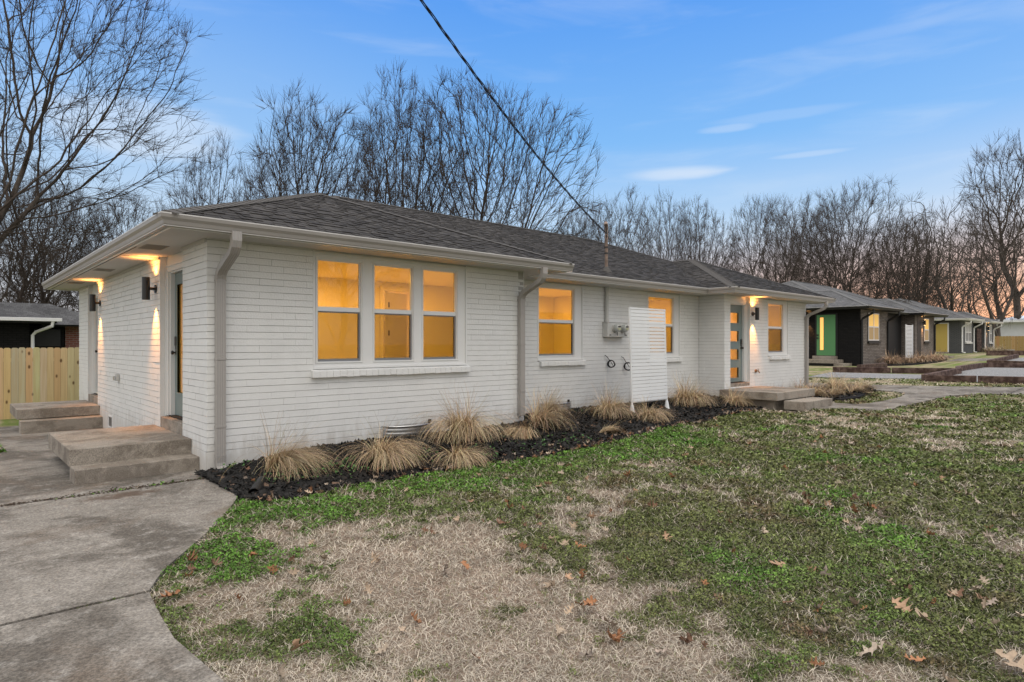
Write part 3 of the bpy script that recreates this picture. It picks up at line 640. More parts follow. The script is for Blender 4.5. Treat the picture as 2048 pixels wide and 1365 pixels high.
# doors
def ddoor(parent,fr,u0,u1,zf,zth,knob_u,lites,deadn=-.20,recess=.10,hinge=1):
    mb=MB(); jt=.05
    mb.fbox(fr,u0,u0+.075,deadn-.05,-recess,zth,ZT-.002); mb.fbox(fr,u1-.075,u1,deadn-.05,-recess,zth,ZT-.002); mb.fbox(fr,u0+.075,u1-.075,deadn-.05,-recess,zth+2.055,ZT-.002)
    mb.fbox(fr,u0+.075,u0+.10,deadn-.05,-recess-.03,zth,zth+2.055); mb.fbox(fr,u1-.10,u1-.075,deadn-.05,-recess-.03,zth,zth+2.055); mb.fbox(fr,u0+.10,u1-.10,deadn-.05,-recess-.03,zth+2.035,zth+2.055)
    mb.fbox(fr,u0+.01,u0+.035,-recess+.0005,-recess+.016,zth,ZT-.004); mb.fbox(fr,u1-.035,u1-.01,-recess+.0005,-recess+.016,zth,ZT-.004); mb.fbox(fr,u0+.035,u1-.035,-recess+.0005,-recess+.016,zth+2.12,zth+2.145)
    df=mb.build('door_frame',M['trim'],parent)
    mb=MB()
    for (qa,qb) in ((u0-.001,u0+.0016),(u1-.0016,u1+.001)): mb.fbox(fr,qa,qb,-recess-.0005,-.0015,zf,ZT-.003)
    mb.build('reveal',M['paint'],df)
    a,b=u0+.104,u1-.104; z0_,z1_=zth+.012,zth+2.03
    mb=MB()
    for c_ in cells(a,b,z0_,z1_,lites): mb.fbox(fr,c_[0],c_[1],deadn-.04,deadn,c_[2],c_[3])
    for (l0,l1,m0,m1) in lites:
        for q in ((l0-.03,l0,m0-.03,m1+.03),(l1,l1+.03,m0-.03,m1+.03),(l0,l1,m0-.03,m0),(l0,l1,m1,m1+.03)): mb.fbox(fr,q[0],q[1],deadn-.02,deadn+.008,q[2],q[3])
    d=mb.build('door',M['door'],parent)
    for (l0,l1,m0,m1) in lites:
        mb=MB(); q_=[fr(l0,deadn-.02,m0),fr(l1,deadn-.02,m0),fr(l1,deadn-.02,m1),fr(l0,deadn-.02,m1)]; mb.poly(q_ if fr is not fL else q_[::-1]); mb.build('door_glass',M['glass'],d)
    mb=MB()
    mb.fbox(fr,knob_u-.03,knob_u+.03,deadn+.001,deadn+.012,zth+.98-.035,zth+.98+.035)
    mb.tube([fr(knob_u,deadn+.01,zth+.90),fr(knob_u,deadn+.045,zth+.90)],.012,8)
    mb.tube([fr(knob_u,deadn+.035,zth+.90),fr(knob_u,deadn+.045,zth+.90),fr(knob_u,deadn+.062,zth+.90),fr(knob_u,deadn+.07,zth+.90)],[.018,.028,.028,.016],12)
    mb.fbox(fr,knob_u-.03,knob_u+.03,deadn+.001,deadn+.012,zth+.90-.03,zth+.90+.03)
    mb.fbox(fr,knob_u-.032,knob_u+.032,deadn+.001,deadn+.02,zth+1.00,zth+1.13)
    mb.build('door_handle',M['black'],d)
    mb=MB(); mb.fbox(fr,u0+.08,u1-.08,deadn-.05,deadn+.075,zth-.012,zth+.006); mb.build('door_threshold',M['darkgap'],df)
    mb=MB(); mb.fbox(fr,u0+.002,u1-.002,-.30,-.006,zf,zth-.013); mb.build('door_step',M['stepc'],parent,bevel=.006)
    return d
ddoor(H1,fL,1.01,2.15,.34,.515,1.97,[(1.22,1.92,.85,2.38)],deadn=-.17,recess=.085)
ddoor(H1,fL,6.98,8.12,.30,.48,7.94,[(7.3,7.8,.8,2.38)],deadn=-.17,recess=.085)
LT=[(12.80,13.30,zc-.135,zc+.135) for zc in (.78,1.26,1.74,2.22)]
ddoor(H1,fW,12.57,13.60,.40,.53,13.44,LT,deadn=-.17,recess=.085)
# interior seen through the glass
mb=MB(); I=.13
mb.box(.13,16.98,.95,9.1,.44,.50); mb.box(.13,4.99,.13,.96,.44,.50); mb.box(12.4,16.98,.34,.96,.44,.50)
mb.box(.13,16.98,.95,9.1,2.72,ZT-.001); mb.box(.13,4.99,.13,.96,2.72,ZT-.001); mb.box(12.4,16.98,.34,.96,2.72,ZT-.001)
mb.box(.135,3.90,2.6,2.7,.5,2.72); mb.box(4.66,5.95,2.6,2.7,.5,2.72); mb.box(3.90,4.66,2.6,2.7,2.56,2.72)
mb.box(5.95,6.05,1.06,4.2,.5,2.72); mb.box(9.2,9.3,1.06,3.4,.5,2.72); mb.box(12.2,12.39,1.06,4.0,.5,2.72)
mb.box(.135,5.95,4.1,4.2,.5,2.72); mb.box(6.05,9.2,3.2,3.3,.5,2.72); mb.box(9.3,12.2,3.3,3.4,.5,2.72); mb.box(12.39,16.98,3.2,3.3,.5,2.72)
mb.box(13.62,13.70,.45,3.2,.5,2.72)
mb.box(3.3,3.4,2.7,4.1,.5,2.72)
mb.build('interior_wall',M['interior'],H1)
mb=MB()
for q in ((3.83,3.90,.5,2.63),(4.66,4.73,.5,2.63),(3.90,4.66,2.56,2.63)): mb.box(q[0],q[1],2.58,2.598,q[2],q[3])
idf=mb.build('interior_door_frame',M['interior'],H1)
mb=MB(); fi=frame(4.10,2.76,.93,.37,.37,-.93); mb.fbox(fi,.0,.62,-.035,.0,.52,2.54); mb.fbox(fi,-.12,-.01,-.06,.02,.5,2.6); idr=mb.build('interior_door',M['intdoor'],H1)
for zz in (1.15,1.75,2.3):
    mb=MB(); mb.fbox(fi,.0,.045,.001,.012,zz-.05,zz+.05)
    mb.build('hinge',M['black'],idr)
mb=MB(); mb.box(3.955,4.0,2.83,2.85,1.76,1.86); mb.build('thermostat',M['metergrey'],H1)
def arealamp(name,loc,P,colr,size=.3,parent=None):
    l=bpy.data.lights.new(name,'AREA'); l.shape='DISK'; l.size=size; l.energy=P; l.color=colr; o=bpy.data.objects.new(name,l); o.location=loc; link(o,parent); return o
OR=(1,.46,.03)
for nm,loc,P,cc in (('ceiling_lamp',(2.0,1.5,2.70),42,OR),('ceiling_lamp',(4.3,1.3,2.70),30,OR),('ceiling_lamp',(4.0,3.4,2.70),40,(1,.50,.13)),('ceiling_lamp',(7.6,2.2,2.70),42,OR),('ceiling_lamp',(10.7,2.2,2.70),36,OR),('ceiling_lamp',(15.2,1.9,2.70),62,(1,.45,.05)),('ceiling_lamp',(13.0,1.6,2.70),30,(1,.42,.09))):  # second lamp of the triple window room is added to brighten its right pane
    arealamp(nm,loc,P*1.1,cc,.3,H1)
# ------------------------------------------------------------------ steps and landings
def cbox(name,x0,x1,y0,y1,z0,z1,parent,m=M['stepc'],seed=1):
    import bmesh
    bm=bmesh.new(); nx=max(2,int((x1-x0)/.07)); ny=max(2,int((y1-y0)/.07)); nz=max(1,int((z1-z0)/.06))
    bmesh.ops.create_cube(bm,size=1); bmesh.ops.subdivide_edges(bm,edges=bm.edges[:],cuts=1)
    bm.free()
    mb=MB(); mb.box(x0,x1,y0,y1,z0,z1); o=mb.build(name,m,parent); 
    b=o.modifiers.new('bevel','BEVEL'); b.width=.009; b.segments=2
    return o
def steps(label,slab,base,st,loc):
    t=thing('concrete_steps',label,'steps',loc)
    cbox('landing_slab',*slab,t); cbox('base',*base,t); cbox('step',*st,t); return t
steps('concrete landing with one step at the nearer side door of the white house',(-1.26,-.004,.60,2.44,.165,.36),(-1.14,-.01,.70,2.3,-.1,.163),(-1.25,-.002,.27,.655,-.1,.178),(-.6,1.2,0))
steps('concrete landing with one step at the farther side door, beside the pine fence',(-1.29,-.004,6.74,8.35,.145,.33),(-1.12,-.01,6.85,8.2,-.3,.143),(-1.26,-.002,6.42,6.77,-.3,.135),(-.6,7.2,-.1))
steps('low concrete landing with slab step at the front door with four panes',(12.0,14.12,-1.27,.19,.215,.40),(12.2,13.9,-1.1,.18,-.1,.213),(12.3,13.85,-1.80,-1.29,.0,.205),(13,-.5,0))
# ------------------------------------------------------------------ wall lamps
def sconce(label,loc,out,zc=2.34):
    # out: unit outward normal
    t=thing('wall_lamp',label,'wall lamp',loc,'black cylinder wall lamps')
    o_=Vector((out[0],out[1],0)); p=Vector((loc[0],loc[1],zc))+o_*.13
    mb=MB(); mb.tube([p+Vector((0,0,-.163)),p+Vector((0,0,.163))],.052,28,cap=False)
    mb.tube([p+Vector((0,0,-.163)),p+Vector((0,0,.163))],.047,28,cap=False)
    mb.tube([p+Vector((0,0,-.12)),p+Vector((0,0,.12))],.0465,20); mb.build('lamp_shade',M['black'],t,smooth=True)
    q=Vector((loc[0],loc[1],zc)); mb=MB(); mb.tube([q+o_*.001,q+o_*.02],.058,20); mb.tube([q+o_*.015,q+o_*.085],.022,12); mb.build('bracket',M['black'],t)
    for sgn in (-1,1):
        e=p+Vector((0,0,sgn*.123)); mb=MB(); mb.tube([e,e+Vector((0,0,sgn*.006))],.040,20); mb.build('bulb',M['lampglow'],t)
        l=bpy.data.lights.new('lamp_light','SPOT'); l.energy=135 if sgn<0 else 44; l.color=(1,.38,.085); l.spot_size=R(68 if sgn<0 else 140); l.spot_blend=1.; l.shadow_soft_size=.02
        lo=bpy.data.objects.new('lamp_light',l); lo.location=e+Vector((0,0,sgn*.012)); 
        lo.rotation_euler=Vector((-o_.x*.16,-o_.y*.16,sgn)).to_track_quat('-Z','Y').to_euler(); link(lo,t)
sconce('black cylinder wall lamp beside the nearer side door, casting light up and down',(0,2.37,2.34),(-1,0))
sconce('black cylinder wall lamp beside the farther side door near the pine fence',(0,6.69,2.34),(-1,0))
sconce('black cylinder wall lamp right of the front door with four panes',(13.74,.2,2.34),(0,-1))

# ------------------------------------------------------------------ things on the wall
def ring(mb,c,r,t,nrm=(0,-1,0),turns=3,seed=1):
    rg=random.Random(seed); pts=[]
    for k in range(turns*22+1):
        a=2*math.pi*k/22; rr=r*(1+.05*math.sin(a*.31+seed)); pts.append((c[0]+.76*rr*math.cos(a),c[1]-.055-.010*(k/22)-.62*rr*math.cos(a),c[2]+rr*math.sin(a)))
    mb.tube(pts,t,7)
t=thing('electric_meter_box','pale grey twin electric meter box on the white brick wall','meter',(8.7,.92,1.85))
mb=MB(); mb.box(8.36,9.06,.775,.918,1.69,2.005); mb.build('meter_case',M['metergrey'],t,bevel=.006)
mb=MB(); mb.box(8.35,9.07,.765,.919,2.006,2.014); mb.build('case_lid',M['metergrey'],t)
for i,cx in enumerate((8.60,8.87)):
    mb=MB(); mb.tube([(cx,.776,1.885),(cx,.745,1.885)],[.098,.094],24); so_=mb.build('meter_socket',M['metergrey'],t)
    mb=MB(); mb.tube([(cx,.744,1.885),(cx,.70,1.885),(cx,.655,1.885),(cx,.64,1.885)],[.084,.084,.078,.06],24); g=mb.build('meter_dome',M['meterglass'],t,smooth=False)
    mb=MB(); mb.box(cx-.045,cx+.045,.632,.639,1.90,1.925,); mb.build('dial_window',M['darkgap'],g)
    mb=MB(); mb.box(cx-.045,cx+.045,.632,.639,1.845,1.885); mb.build('dial_plate',M['meterdial'],g)
    mb=MB(); mb.tube([(cx,.70,1.79),(cx,.70,1.72)],.009,8); mb.build('seal',M['black'],t)
for cx in (8.45,9.0):
    mb=MB(); mb.box(cx-.028,cx+.028,.770,.7745,1.722,1.742); mb.build('latch',M['black'],t)
mb=MB(); mb.tube([(8.45,.868,2.01),(8.45,.868,ZT-.002)],.040,16); mb.tube([(8.45,.868,2.012),(8.45,.868,2.075)],.050,16); mb.build('conduit',M['metergrey'],t,smooth=False)
t=thing('service_mast','weathered metal service mast standing through the charcoal roof','mast',(8.42,.80,3.08))
MX,MY=8.42,.86
mb=MB(); mb.tube([(MX,MY,3.0),(MX,MY,4.02),(MX-.01,MY-.01,4.09),(MX-.04,MY-.03,4.14),(MX-.09,MY-.06,4.145),(MX-.125,MY-.09,4.10)],[.036,.036,.038,.042,.044,.040],14); mb.build('pipe',M['pipe'],t)
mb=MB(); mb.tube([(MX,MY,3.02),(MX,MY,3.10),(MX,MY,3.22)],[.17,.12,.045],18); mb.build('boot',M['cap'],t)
for zz in (3.50,3.63):
    mb=MB(); mb.tube([(MX,MY,zz),(MX,MY,zz+.028)],.046,14); mb.build('clamp',M['black'],t)
mb=MB(); mb.tube([(MX,MY,3.86),(MX-.05,MY-.05,3.87),(MX-.10,MY-.08,3.88)],.015,8); mb.build('insulator',M['black'],t)
# twisted overhead service drop from the mast through an image pixel, ending in air
def wire():
    A=Vector((MX-.10,MY-.09,3.92)); f_=1252.73
    def pt(px,py,d):
        r_=(px-1024)/f_*d; return Vector((-2.3075+.7396*r_+.673*d,-7.8647-.673*r_+.7396*d,1.5412+(688-py)/f_*d))
    B=Vector((-.0,-2.2,8.05)); A0=A.copy(); D=(pt(843,0,7.0)-A0); E_=A0+D*1.75
    pts=[];tw=[]
    mb=MB(); n=170
    for j in range(3):
        q=[]
        for k in range(n+1):
            t=k/n; p=A0.lerp(E_,t); sag=1.15*4*t*(1-t)*.42; ang=t*n/2.6+j*2.094; off=.012
            sd=D.cross(Vector((0,0,1))).normalized(); up_=sd.cross(D.normalized())
            q.append(p-Vector((0,0,sag-.47*min(1.,t/.571)))+sd*off*math.cos(ang)+up_*off*math.sin(ang))
        mb.tube(q,.0072,5)
    q=[A0-Vector((0,0,.0)),A0+Vector((.0,-.0,.08)),A0+Vector((-.03,.0,.16))]
    mb.tube(q,.010,6)
    o=mb.build('overhead_cable',M['rubber']); tag(o,'twisted black overhead power cable running down to the roof mast','cable'); return o
wire()
for i,(cx,cz_,r_,lab) in enumerate(((8.56,1.10,.075,'smaller black cable coil on the white wall, nearer the window'),(9.16,1.03,.085,'larger black cable coil on the white wall, beside the slatted screen'))):
    mb=MB(); ring(mb,(cx,.905,cz_),r_,.0105,seed=i+1)
    mb.tube([(cx-.14-.02*i,.9,cz_+.19+.03*i),(cx-.10,.885,cz_+.165+.03*i),(cx-.03,.878,cz_+.10),(cx+.03,.872,cz_+.055)],.008,6)
    mb.tube([(cx+.02,.872,cz_+.06),(cx+.07,.868,cz_-.0),(cx+.09+.07*i,.862,cz_-.04-.02*i)],.006,6)
    o=mb.build('cable_coil',M['rubber']); tag(o,lab,'cable coil','black cable coils on the wall')
t=thing('hose_tap','small brass hose tap on the white wall beside the front door','tap',(13.90,.2,.81))
mb=MB(); mb.tube([(13.9,.199,.81),(13.9,.17,.81)],.045,12); mb.tube([(13.9,.17,.81),(13.9,.10,.81)],.018,10); mb.tube([(13.9,.115,.815),(13.9,.095,.79),(13.9,.085,.755)],.016,8); mb.build('valve_body',M['brass'],t)
mb=MB(); mb.tube([(13.9,.12,.86),(13.9,.12,.868)],.035,12); mb.tube([(13.9,.12,.81),(13.9,.12,.86)],.008,6); mb.build('handle',M['brass'],t)
t=thing('outdoor_outlet','small grey outdoor outlet box on the side wall between lamps','outlet',(0,4.95,.95))
mb=MB(); mb.box(-.055,-.001,4.89,5.01,.89,1.01); mb.build('outlet_box',M['metergrey'],t,bevel=.006)
mb=MB(); mb.box(-.085,-.056,4.90,5.0,.90,.975); mb.build('cover',M['galv'],t,bevel=.006)
t=thing('foundation_vent','small louvred white foundation vent low on the side wall','vent',(0,5.62,.11))
mb=MB(); 
for q in ((5.45,5.475,.0,.22),(5.775,5.80,.0,.22),(5.475,5.775,.195,.22),(5.475,5.775,0.,.022)): mb.fbox(fL,q[0],q[1],.004,.018,q[2],q[3])
mb.build('vent_frame',M['trim'],t)
mb=MB(); mb.fbox(fL,5.476,5.774,.0045,.007,.023,.194); mb.build('vent_dark',M['darkgap'],t)
mb=MB()
for k in range(5): u=5.49+k*.058; mb.fbox(fL,u,u+.03,.008,.014,.03,.19)
mb.build('louvre',M['galv'],t)
def well(cx,yw,z0,lab):
    t=thing('window_well',lab,'window well',(cx,yw,z0),'galvanised window wells by the wall'); mb=MB(); nz=14; na=28
    for k in range(nz+1):
        for j in range(na+1):
            a=math.pi*j/na; rr=.40+.008*math.cos(k*math.pi*.72); mb.v.append((cx+rr*math.cos(a)*1.0,yw-.006-rr*.62*abs(math.sin(a)),z0+.26*k/nz)); mb.uv.append((0,0)); mb.c.append((1,1,1))
    for k in range(nz):
        for j in range(na): a0=k*(na+1)+j; mb.f.append((a0,a0+1,a0+na+2,a0+na+1))
    mb.build('well_shell',M['galv'],t,smooth=True)
    mb=MB(); mb.tube([(cx+.408*math.cos(math.pi*j/20),yw-.006-.408*.62*math.sin(math.pi*j/20),z0+.262) for j in range(21)],.009,6); mb.build('rim',M['galv'],t)
    mb=MB(); mb.box(cx+.385,cx+.425,yw-.03,yw-.001,z0,z0+.30); mb.build('flange',M['blacktrim'],t)
well(2.75,-.0,.10,'curved galvanised window well behind the straw clumps under the triple window')
well(6.85,.92,.09,'curved galvanised window well under the single window by the downspout')
# white slatted screen
t=thing('slatted_screen','tall white slatted privacy screen standing in the black mulch','screen',(8.42,-.28,.2))
def sfr(u,n,z):  # sheared sideways so its edges meet their image pixels
    lean=(z-.2)*-.045; return (7.82+u+lean,-.28-n-.0*(z),z)
Wd=1.22; 
for u in (-.005,Wd-.02):
    mb=MB(); mb.fbox(sfr,u,u+.028,-.02,.008,.16,2.26); mb.build('leg',M['white'],t)
    mb=MB(); mb.tube([sfr(u+.014,-.006,.17),sfr(u+.014,-.006,.30),sfr(u+.014,-.006,.36)],[.055,.034,.018],10); mb.build('foot',M['white'],t)
n=26
for k in range(n):
    z0_=.385+k*(2.23-.385)/n; mb=MB(); mb.fbox(sfr,.0235,Wd-.0205,-.004,.016,z0_,z0_+.0585); o=mb.build('slat',M['white'],t)
mb=MB(); mb.fbox(sfr,Wd*.52,Wd*.52+.028,-.022,-.0045,.385,2.23); mb.build('stile',M['white'],t)
mb=MB(); mb.fbox(sfr,.0,Wd,-.022,.018,2.232,2.262); mb.build('top_rail',M['white'],t); mb=MB(); mb.fbox(sfr,.024,Wd-.021,-.020,-.005,.362,.384); mb.build('bottom_rail',M['white'],t)
# drain pipe end in the mulch
mb=MB(); pts=[(.02,-1.44,.03),(.10,-1.30,.04),(.25,-1.05,.06)]; mb.tube(pts,.055,18,cap=False); mb.tube(pts,.048,18,cap=False); mb.tube([(.10,-1.3,.04),(.101,-1.299,.04)],.048,18)
o=mb.build('drain_pipe',M['rubber']); tag(o,'black corrugated drain pipe end poking out of the mulch','pipe')
mb=MB(); mb.box(.04,.26,-.36,-.12,.0,.075); mb.build('downspout_adapter',M['rubber']); tag(bpy.data.objects['downspout_adapter'],'black drain adapter under the corner downspout','drain fitting')
# ------------------------------------------------------------------ blades (numpy)
def blades(base,dirs,length,width,bend,col,seg=3,tipw=.15,rng=None,curl=None):
    """base(N,3) dirs(N,3 unit initial) length(N) width(N) bend(N) -> verts, quads, col; bends downwards"""
    Nn=len(base); az=np.stack([dirs[:,0],dirs[:,1]],-1); hz=np.linalg.norm(az,axis=1,keepdims=True)+1e-6; az=az/hz
    side=np.stack([-az[:,1],az[:,0],np.zeros(Nn)],-1)
    el=np.arctan2(dirs[:,2],hz[:,0]); p=base.copy(); V=np.zeros((Nn,seg+1,2,3),np.float32)
    for k in range(seg+1):
        wv=width*(1-(1-tipw)*(k/seg)**1.3)
        V[:,k,0]=p-side*(wv*.5)[:,None]; V[:,k,1]=p+side*(wv*.5)[:,None]
        e=el-bend*(k+.5)/seg; h=np.cos(e);st=length/seg
        if curl is not None:
            ca,sa=np.cos(curl/seg),np.sin(curl/seg); az=np.stack([az[:,0]*ca-az[:,1]*sa,az[:,0]*sa+az[:,1]*ca],-1)
        p=p+np.stack([az[:,0]*h,az[:,1]*h,np.sin(e)],-1)*st[:,None]
    idx=np.arange(Nn*(seg+1)*2).reshape(Nn,seg+1,2)
    F=np.stack([idx[:,:-1,0],idx[:,:-1,1],idx[:,1:,1],idx[:,1:,0]],-1).reshape(-1,4)
    Cc=np.repeat(col[:,None],(seg+1)*2,1).reshape(-1,3)
    return V.reshape(-1,3),F,Cc
def clump(rs,n,R0,H,W,lean,spread=1.,col=(.62,.49,.33),wd=.0042,up=.1):
    """dry ornamental grass: fountain that arches over; lean=(x,y) general flop"""
    r=np.random.RandomState(rs)
    a=r.rand(n)*2*np.pi; q=np.sqrt(r.rand(n))*R0
    base=np.stack([q*np.cos(a),q*np.sin(a),np.zeros(n)],-1)
    a2=a+r.randn(n)*.6; tilt=np.abs(r.randn(n))*.24+.05
    dx=np.sin(tilt)*np.cos(a2)*spread+lean[0]*(.55+.5*r.rand(n)); dy=np.sin(tilt)*np.sin(a2)*spread+lean[1]*(.55+.5*r.rand(n)); dz=np.cos(tilt)
    D=np.stack([dx,dy,dz],-1); D/=np.linalg.norm(D,axis=1,keepdims=True)
    L_=H*(1.15+.75*r.rand(n)); bend=1.9+r.rand(n)*1.5
    st=r.rand(n)<up; L_[st]*=.85; bend[st]=.25+.5*r.rand(st.sum())
    L_*=np.where(r.rand(n)<.3,.45+.4*r.rand(n),1.); c_=np.array(col)*(.38+1.0*r.rand(n,1))*(1+.12*r.randn(n,3)*.5); c_[r.rand(n)<.25]*=np.array([.62,.55,.48])
    V,F,Cc=blades(base,D,L_,wd*(.6+.8*r.rand(n)),bend,np.clip(c_,.02,.9),seg=9,tipw=.25,curl=r.randn(n)*.95)
    return V,F,Cc
def put_clump(x,y,zb,lab,rs,n=800,R0=.10,H=.42,W=1,lean=(0,0),spread=1.,group='dry ornamental grass clumps along the white house',up=.1,wd=.0042,col=(.58,.45,.29)):
    V,F,Cc=clump(rs,n,R0,H,W,lean,spread,up=up,wd=wd,col=col)
    V[:,2]=np.maximum(V[:,2],-.0+.012*np.abs(np.sin(V[:,0]*60)))
    gzv=bedz(x+V[:,0],y+V[:,1]) if (x<12 and y>-3) else gz(x+V[:,0],y+V[:,1])+.05
    V[:,2]=np.maximum(V[:,2]+zb,gzv+.006+.012*np.abs(np.sin(V[:,0]*53+V[:,1]*31)))
    wy=-.03 if x<5.2 else (.88 if x<12.2 else 9); V[:,1]=np.minimum(V[:,1],wy-y)
    o=npmesh('dry_grass_clump',V,F,M['straw'],col=Cc); o.location=(x,y,0); tag(o,lab,'grass clump',group)
    return o
cz=lambda x,y: float(bedz(np.array(x),np.array(y)))
CL=[ # x,y,label,seed,n,R0,H,lean
 (.50,-.78,'straw grass clump nearest the corner downspout, flopping right over the mulch',1,1200,.11,.54,(.42,-.26),.85,.15),
 (1.62,-1.22,'straw grass clump flopping towards the lawn, second from the corner downspout',2,1000,.09,.45,(.10,-.20),.85,.04),
 (3.22,-.74,'tall wide straw grass clump below the right end of the triple window',3,1150,.12,.56,(-.06,-.06),.85,.12),
 (2.50,-1.55,'smaller pale straw grass clump in front of the tall wide clump',4,520,.06,.36,(.05,-.20),.8,.05),
 (4.70,-.78,'straw grass clump in front of the middle downspout',5,650,.08,.50,(.20,-.08),.6,.22),
 (4.22,-1.02,'straw grass clump lying over to the left beside the middle downspout',6,560,.07,.34,(-.55,-.12),.5,.03),
 (6.20,.45,'small straw grass clump beside the curved window well',7,480,.08,.40,(.25,-.12),.7,.25),
 (7.05,-.30,'straw grass clump standing left of the white slatted screen',8,720,.10,.50,(.08,-.08),.75,.14),
 (5.85,-1.15,'straw grass clump flopped right at the lawn edge of the mulch',9,520,.07,.36,(.95,-.45),.5,.03),
 (7.75,-.72,'low straw grass clump at the foot of the white slatted screen',10,620,.10,.38,(.1,-.15),.9,.06),
 (10.15,-.08,'broad straw grass clump between the slatted screen and the front landing',11,1000,.18,.54,(.05,-.05),.9,.18),
 (11.55,-.42,'straw grass clump at the left edge of the front landing',12,620,.12,.38,(.25,-.15),1.,.12)]
for q in CL: put_clump(q[0],q[1],cz(q[0],q[1])-.01,q[2],q[3],n=q[4],R0=q[5],H=q[6],lean=q[7],spread=q[8],up=q[9],wd=.0042+.0007*min(q[0],8)*.5)
BG='dry ornamental grass clumps right of the front landing'
for i,(x,y,H_,ln,lb) in enumerate(((15.3,-.75,.50,(.3,-.2),'tall straw grass clump just right of the front landing'),(16.2,-.98,.36,(.55,-.25),'straw grass clump leaning right, second from the front landing'),(15.9,-.15,.40,(.1,0),'straw grass clump against the white wall right of the front window'),(17.35,-.55,.52,(.2,0),'tall straw grass clump at the foot of the far downspout'),(17.25,-1.12,.34,(.5,-.3),'low straw grass clump at the walkway side of the right bed'),(18.1,-.35,.38,(.3,0),'straw grass clump past the far corner of the white house'),(18.3,-.95,.34,(.5,-.2),'last straw grass clump at the right tip of the mulch bed'),(14.7,.0,.28,(-.1,0),'small straw grass clump behind the front landing under the window'))):
    put_clump(x,y,float(gz(x,y))+.05,lb,30+i,n=480,R0=.12,H=H_,lean=ln,group=BG,wd=.009)
# mulch chips, weeds
def mulchchips():
    r=np.random.RandomState(3); n=30000
    X=r.rand(n)**1.25*12.1-.12; X=np.clip(X,-.1,11.9); yw=np.where(X<5.13,-.02,.9); ye=edgeY(X); t=r.rand(n); Y=ye+(yw-ye)*t+.02
    X2=14.2+r.rand(3500)*4.2; Y2=-1.4+r.rand(3500)*1.7; k=inpoly(X2,Y2,BED2); X2=X2[k];Y2=Y2[k]
    Zb=np.concatenate([bedz(X,Y)+.035*(fbm(X*9,Y*9,3,8)-.5),gz(X2,Y2)+.05]); X=np.concatenate([X,X2]);Y=np.concatenate([Y,Y2]); n=len(X)
    L_=.012+.035*r.rand(n)**2*(1+X*.06); Wd_=L_*(.25+.4*r.rand(n)); a=r.rand(n)*6.28; ti=r.randn(n)*.45; ro=r.randn(n)*.5
    u=np.stack([np.cos(a)*np.cos(ti),np.sin(a)*np.cos(ti),np.sin(ti)],-1)*L_[:,None]; v=np.stack([-np.sin(a)*np.cos(ro),np.cos(a)*np.cos(ro),np.sin(ro)],-1)*Wd_[:,None]
    c_=np.stack([X,Y,Zb+.008+.01*r.rand(n)],-1)
    nn=np.cross(u,v); nn/=np.linalg.norm(nn,axis=1,keepdims=True)+1e-9; nn*=(.004+.004*r.rand(n))[:,None]
    V=np.stack([c_-u-v,c_+u-v,c_+u+v,c_-u+v,c_-u-v+nn,c_+u-v+nn,c_+u+v+nn,c_-u+v+nn],1)
    b=np.arange(n)[:,None]*8; F=np.concatenate([b+np.array(f)[None] for f in ((4,5,6,7),(0,1,5,4),(1,2,6,5),(2,3,7,6),(3,0,4,7))])
    col=(.006+.018*r.rand(n,1)**2)*np.array([1.05,.98,.92]); br=r.rand(n)<.035; col[br]=np.array([.10,.065,.045])*(.6+.8*r.rand(br.sum(),1))
    o=npmesh('mulch_chips',V.reshape(-1,3),F,M['chips'],col=np.repeat(col,8,0)); tag(o,'loose black bark chips covering the planting beds','mulch',kind='stuff')
mulchchips()
def leaflets(cx,cy,cz_,r,n,size,col,jit=.35,upz=.03):
    """n small round-ish leaves (quads) around points"""
    a=r.rand(n)*6.28; t=r.randn(n)*jit; ro=r.randn(n)*jit
    u=np.stack([np.cos(a)*np.cos(t),np.sin(a)*np.cos(t),np.sin(t)],-1)*size[:,None]; v=np.stack([-np.sin(a)*np.cos(ro),np.cos(a)*np.cos(ro),np.sin(ro)],-1)*size[:,None]*.75
    c_=np.stack([cx,cy,cz_],-1); V=np.stack([c_-u,c_-v,c_+u*1.1,c_+v],1)
    F=(np.arange(n)[:,None]*4+np.arange(4)[None]); return V.reshape(-1,3),F,np.repeat(col,4,0)
def weeds():
    r=np.random.RandomState(12); P=[]
    for (x,y,s_,k) in ((.75,-1.15,.28,230),(1.2,-1.3,.25,170),(2.1,-1.25,.22,110),(3.9,-1.3,.5,130),(.25,-.15,.12,60),(3.0,-1.5,.3,90),(4.9,-1.4,.3,60),(6.8,.3,.3,40)):
        P.append(np.stack([x+r.randn(k)*s_,y+r.randn(k)*s_*.45],-1))
    P=np.concatenate(P); P=P[inbed(P[:,0],P[:,1])]; n=len(P)
    V,F,Cc=leaflets(P[:,0],P[:,1],bedz(P[:,0],P[:,1])+.02+.07*r.rand(n),r,n,.008+.010*r.rand(n),np.array([.075,.165,.05])*(.6+.7*r.rand(n,1)),.6)
    o=npmesh('creeping_weeds',V,F,M['grass'],col=Cc); tag(o,'thin green creeping weeds spreading over the black mulch','weeds',kind='stuff')
weeds()
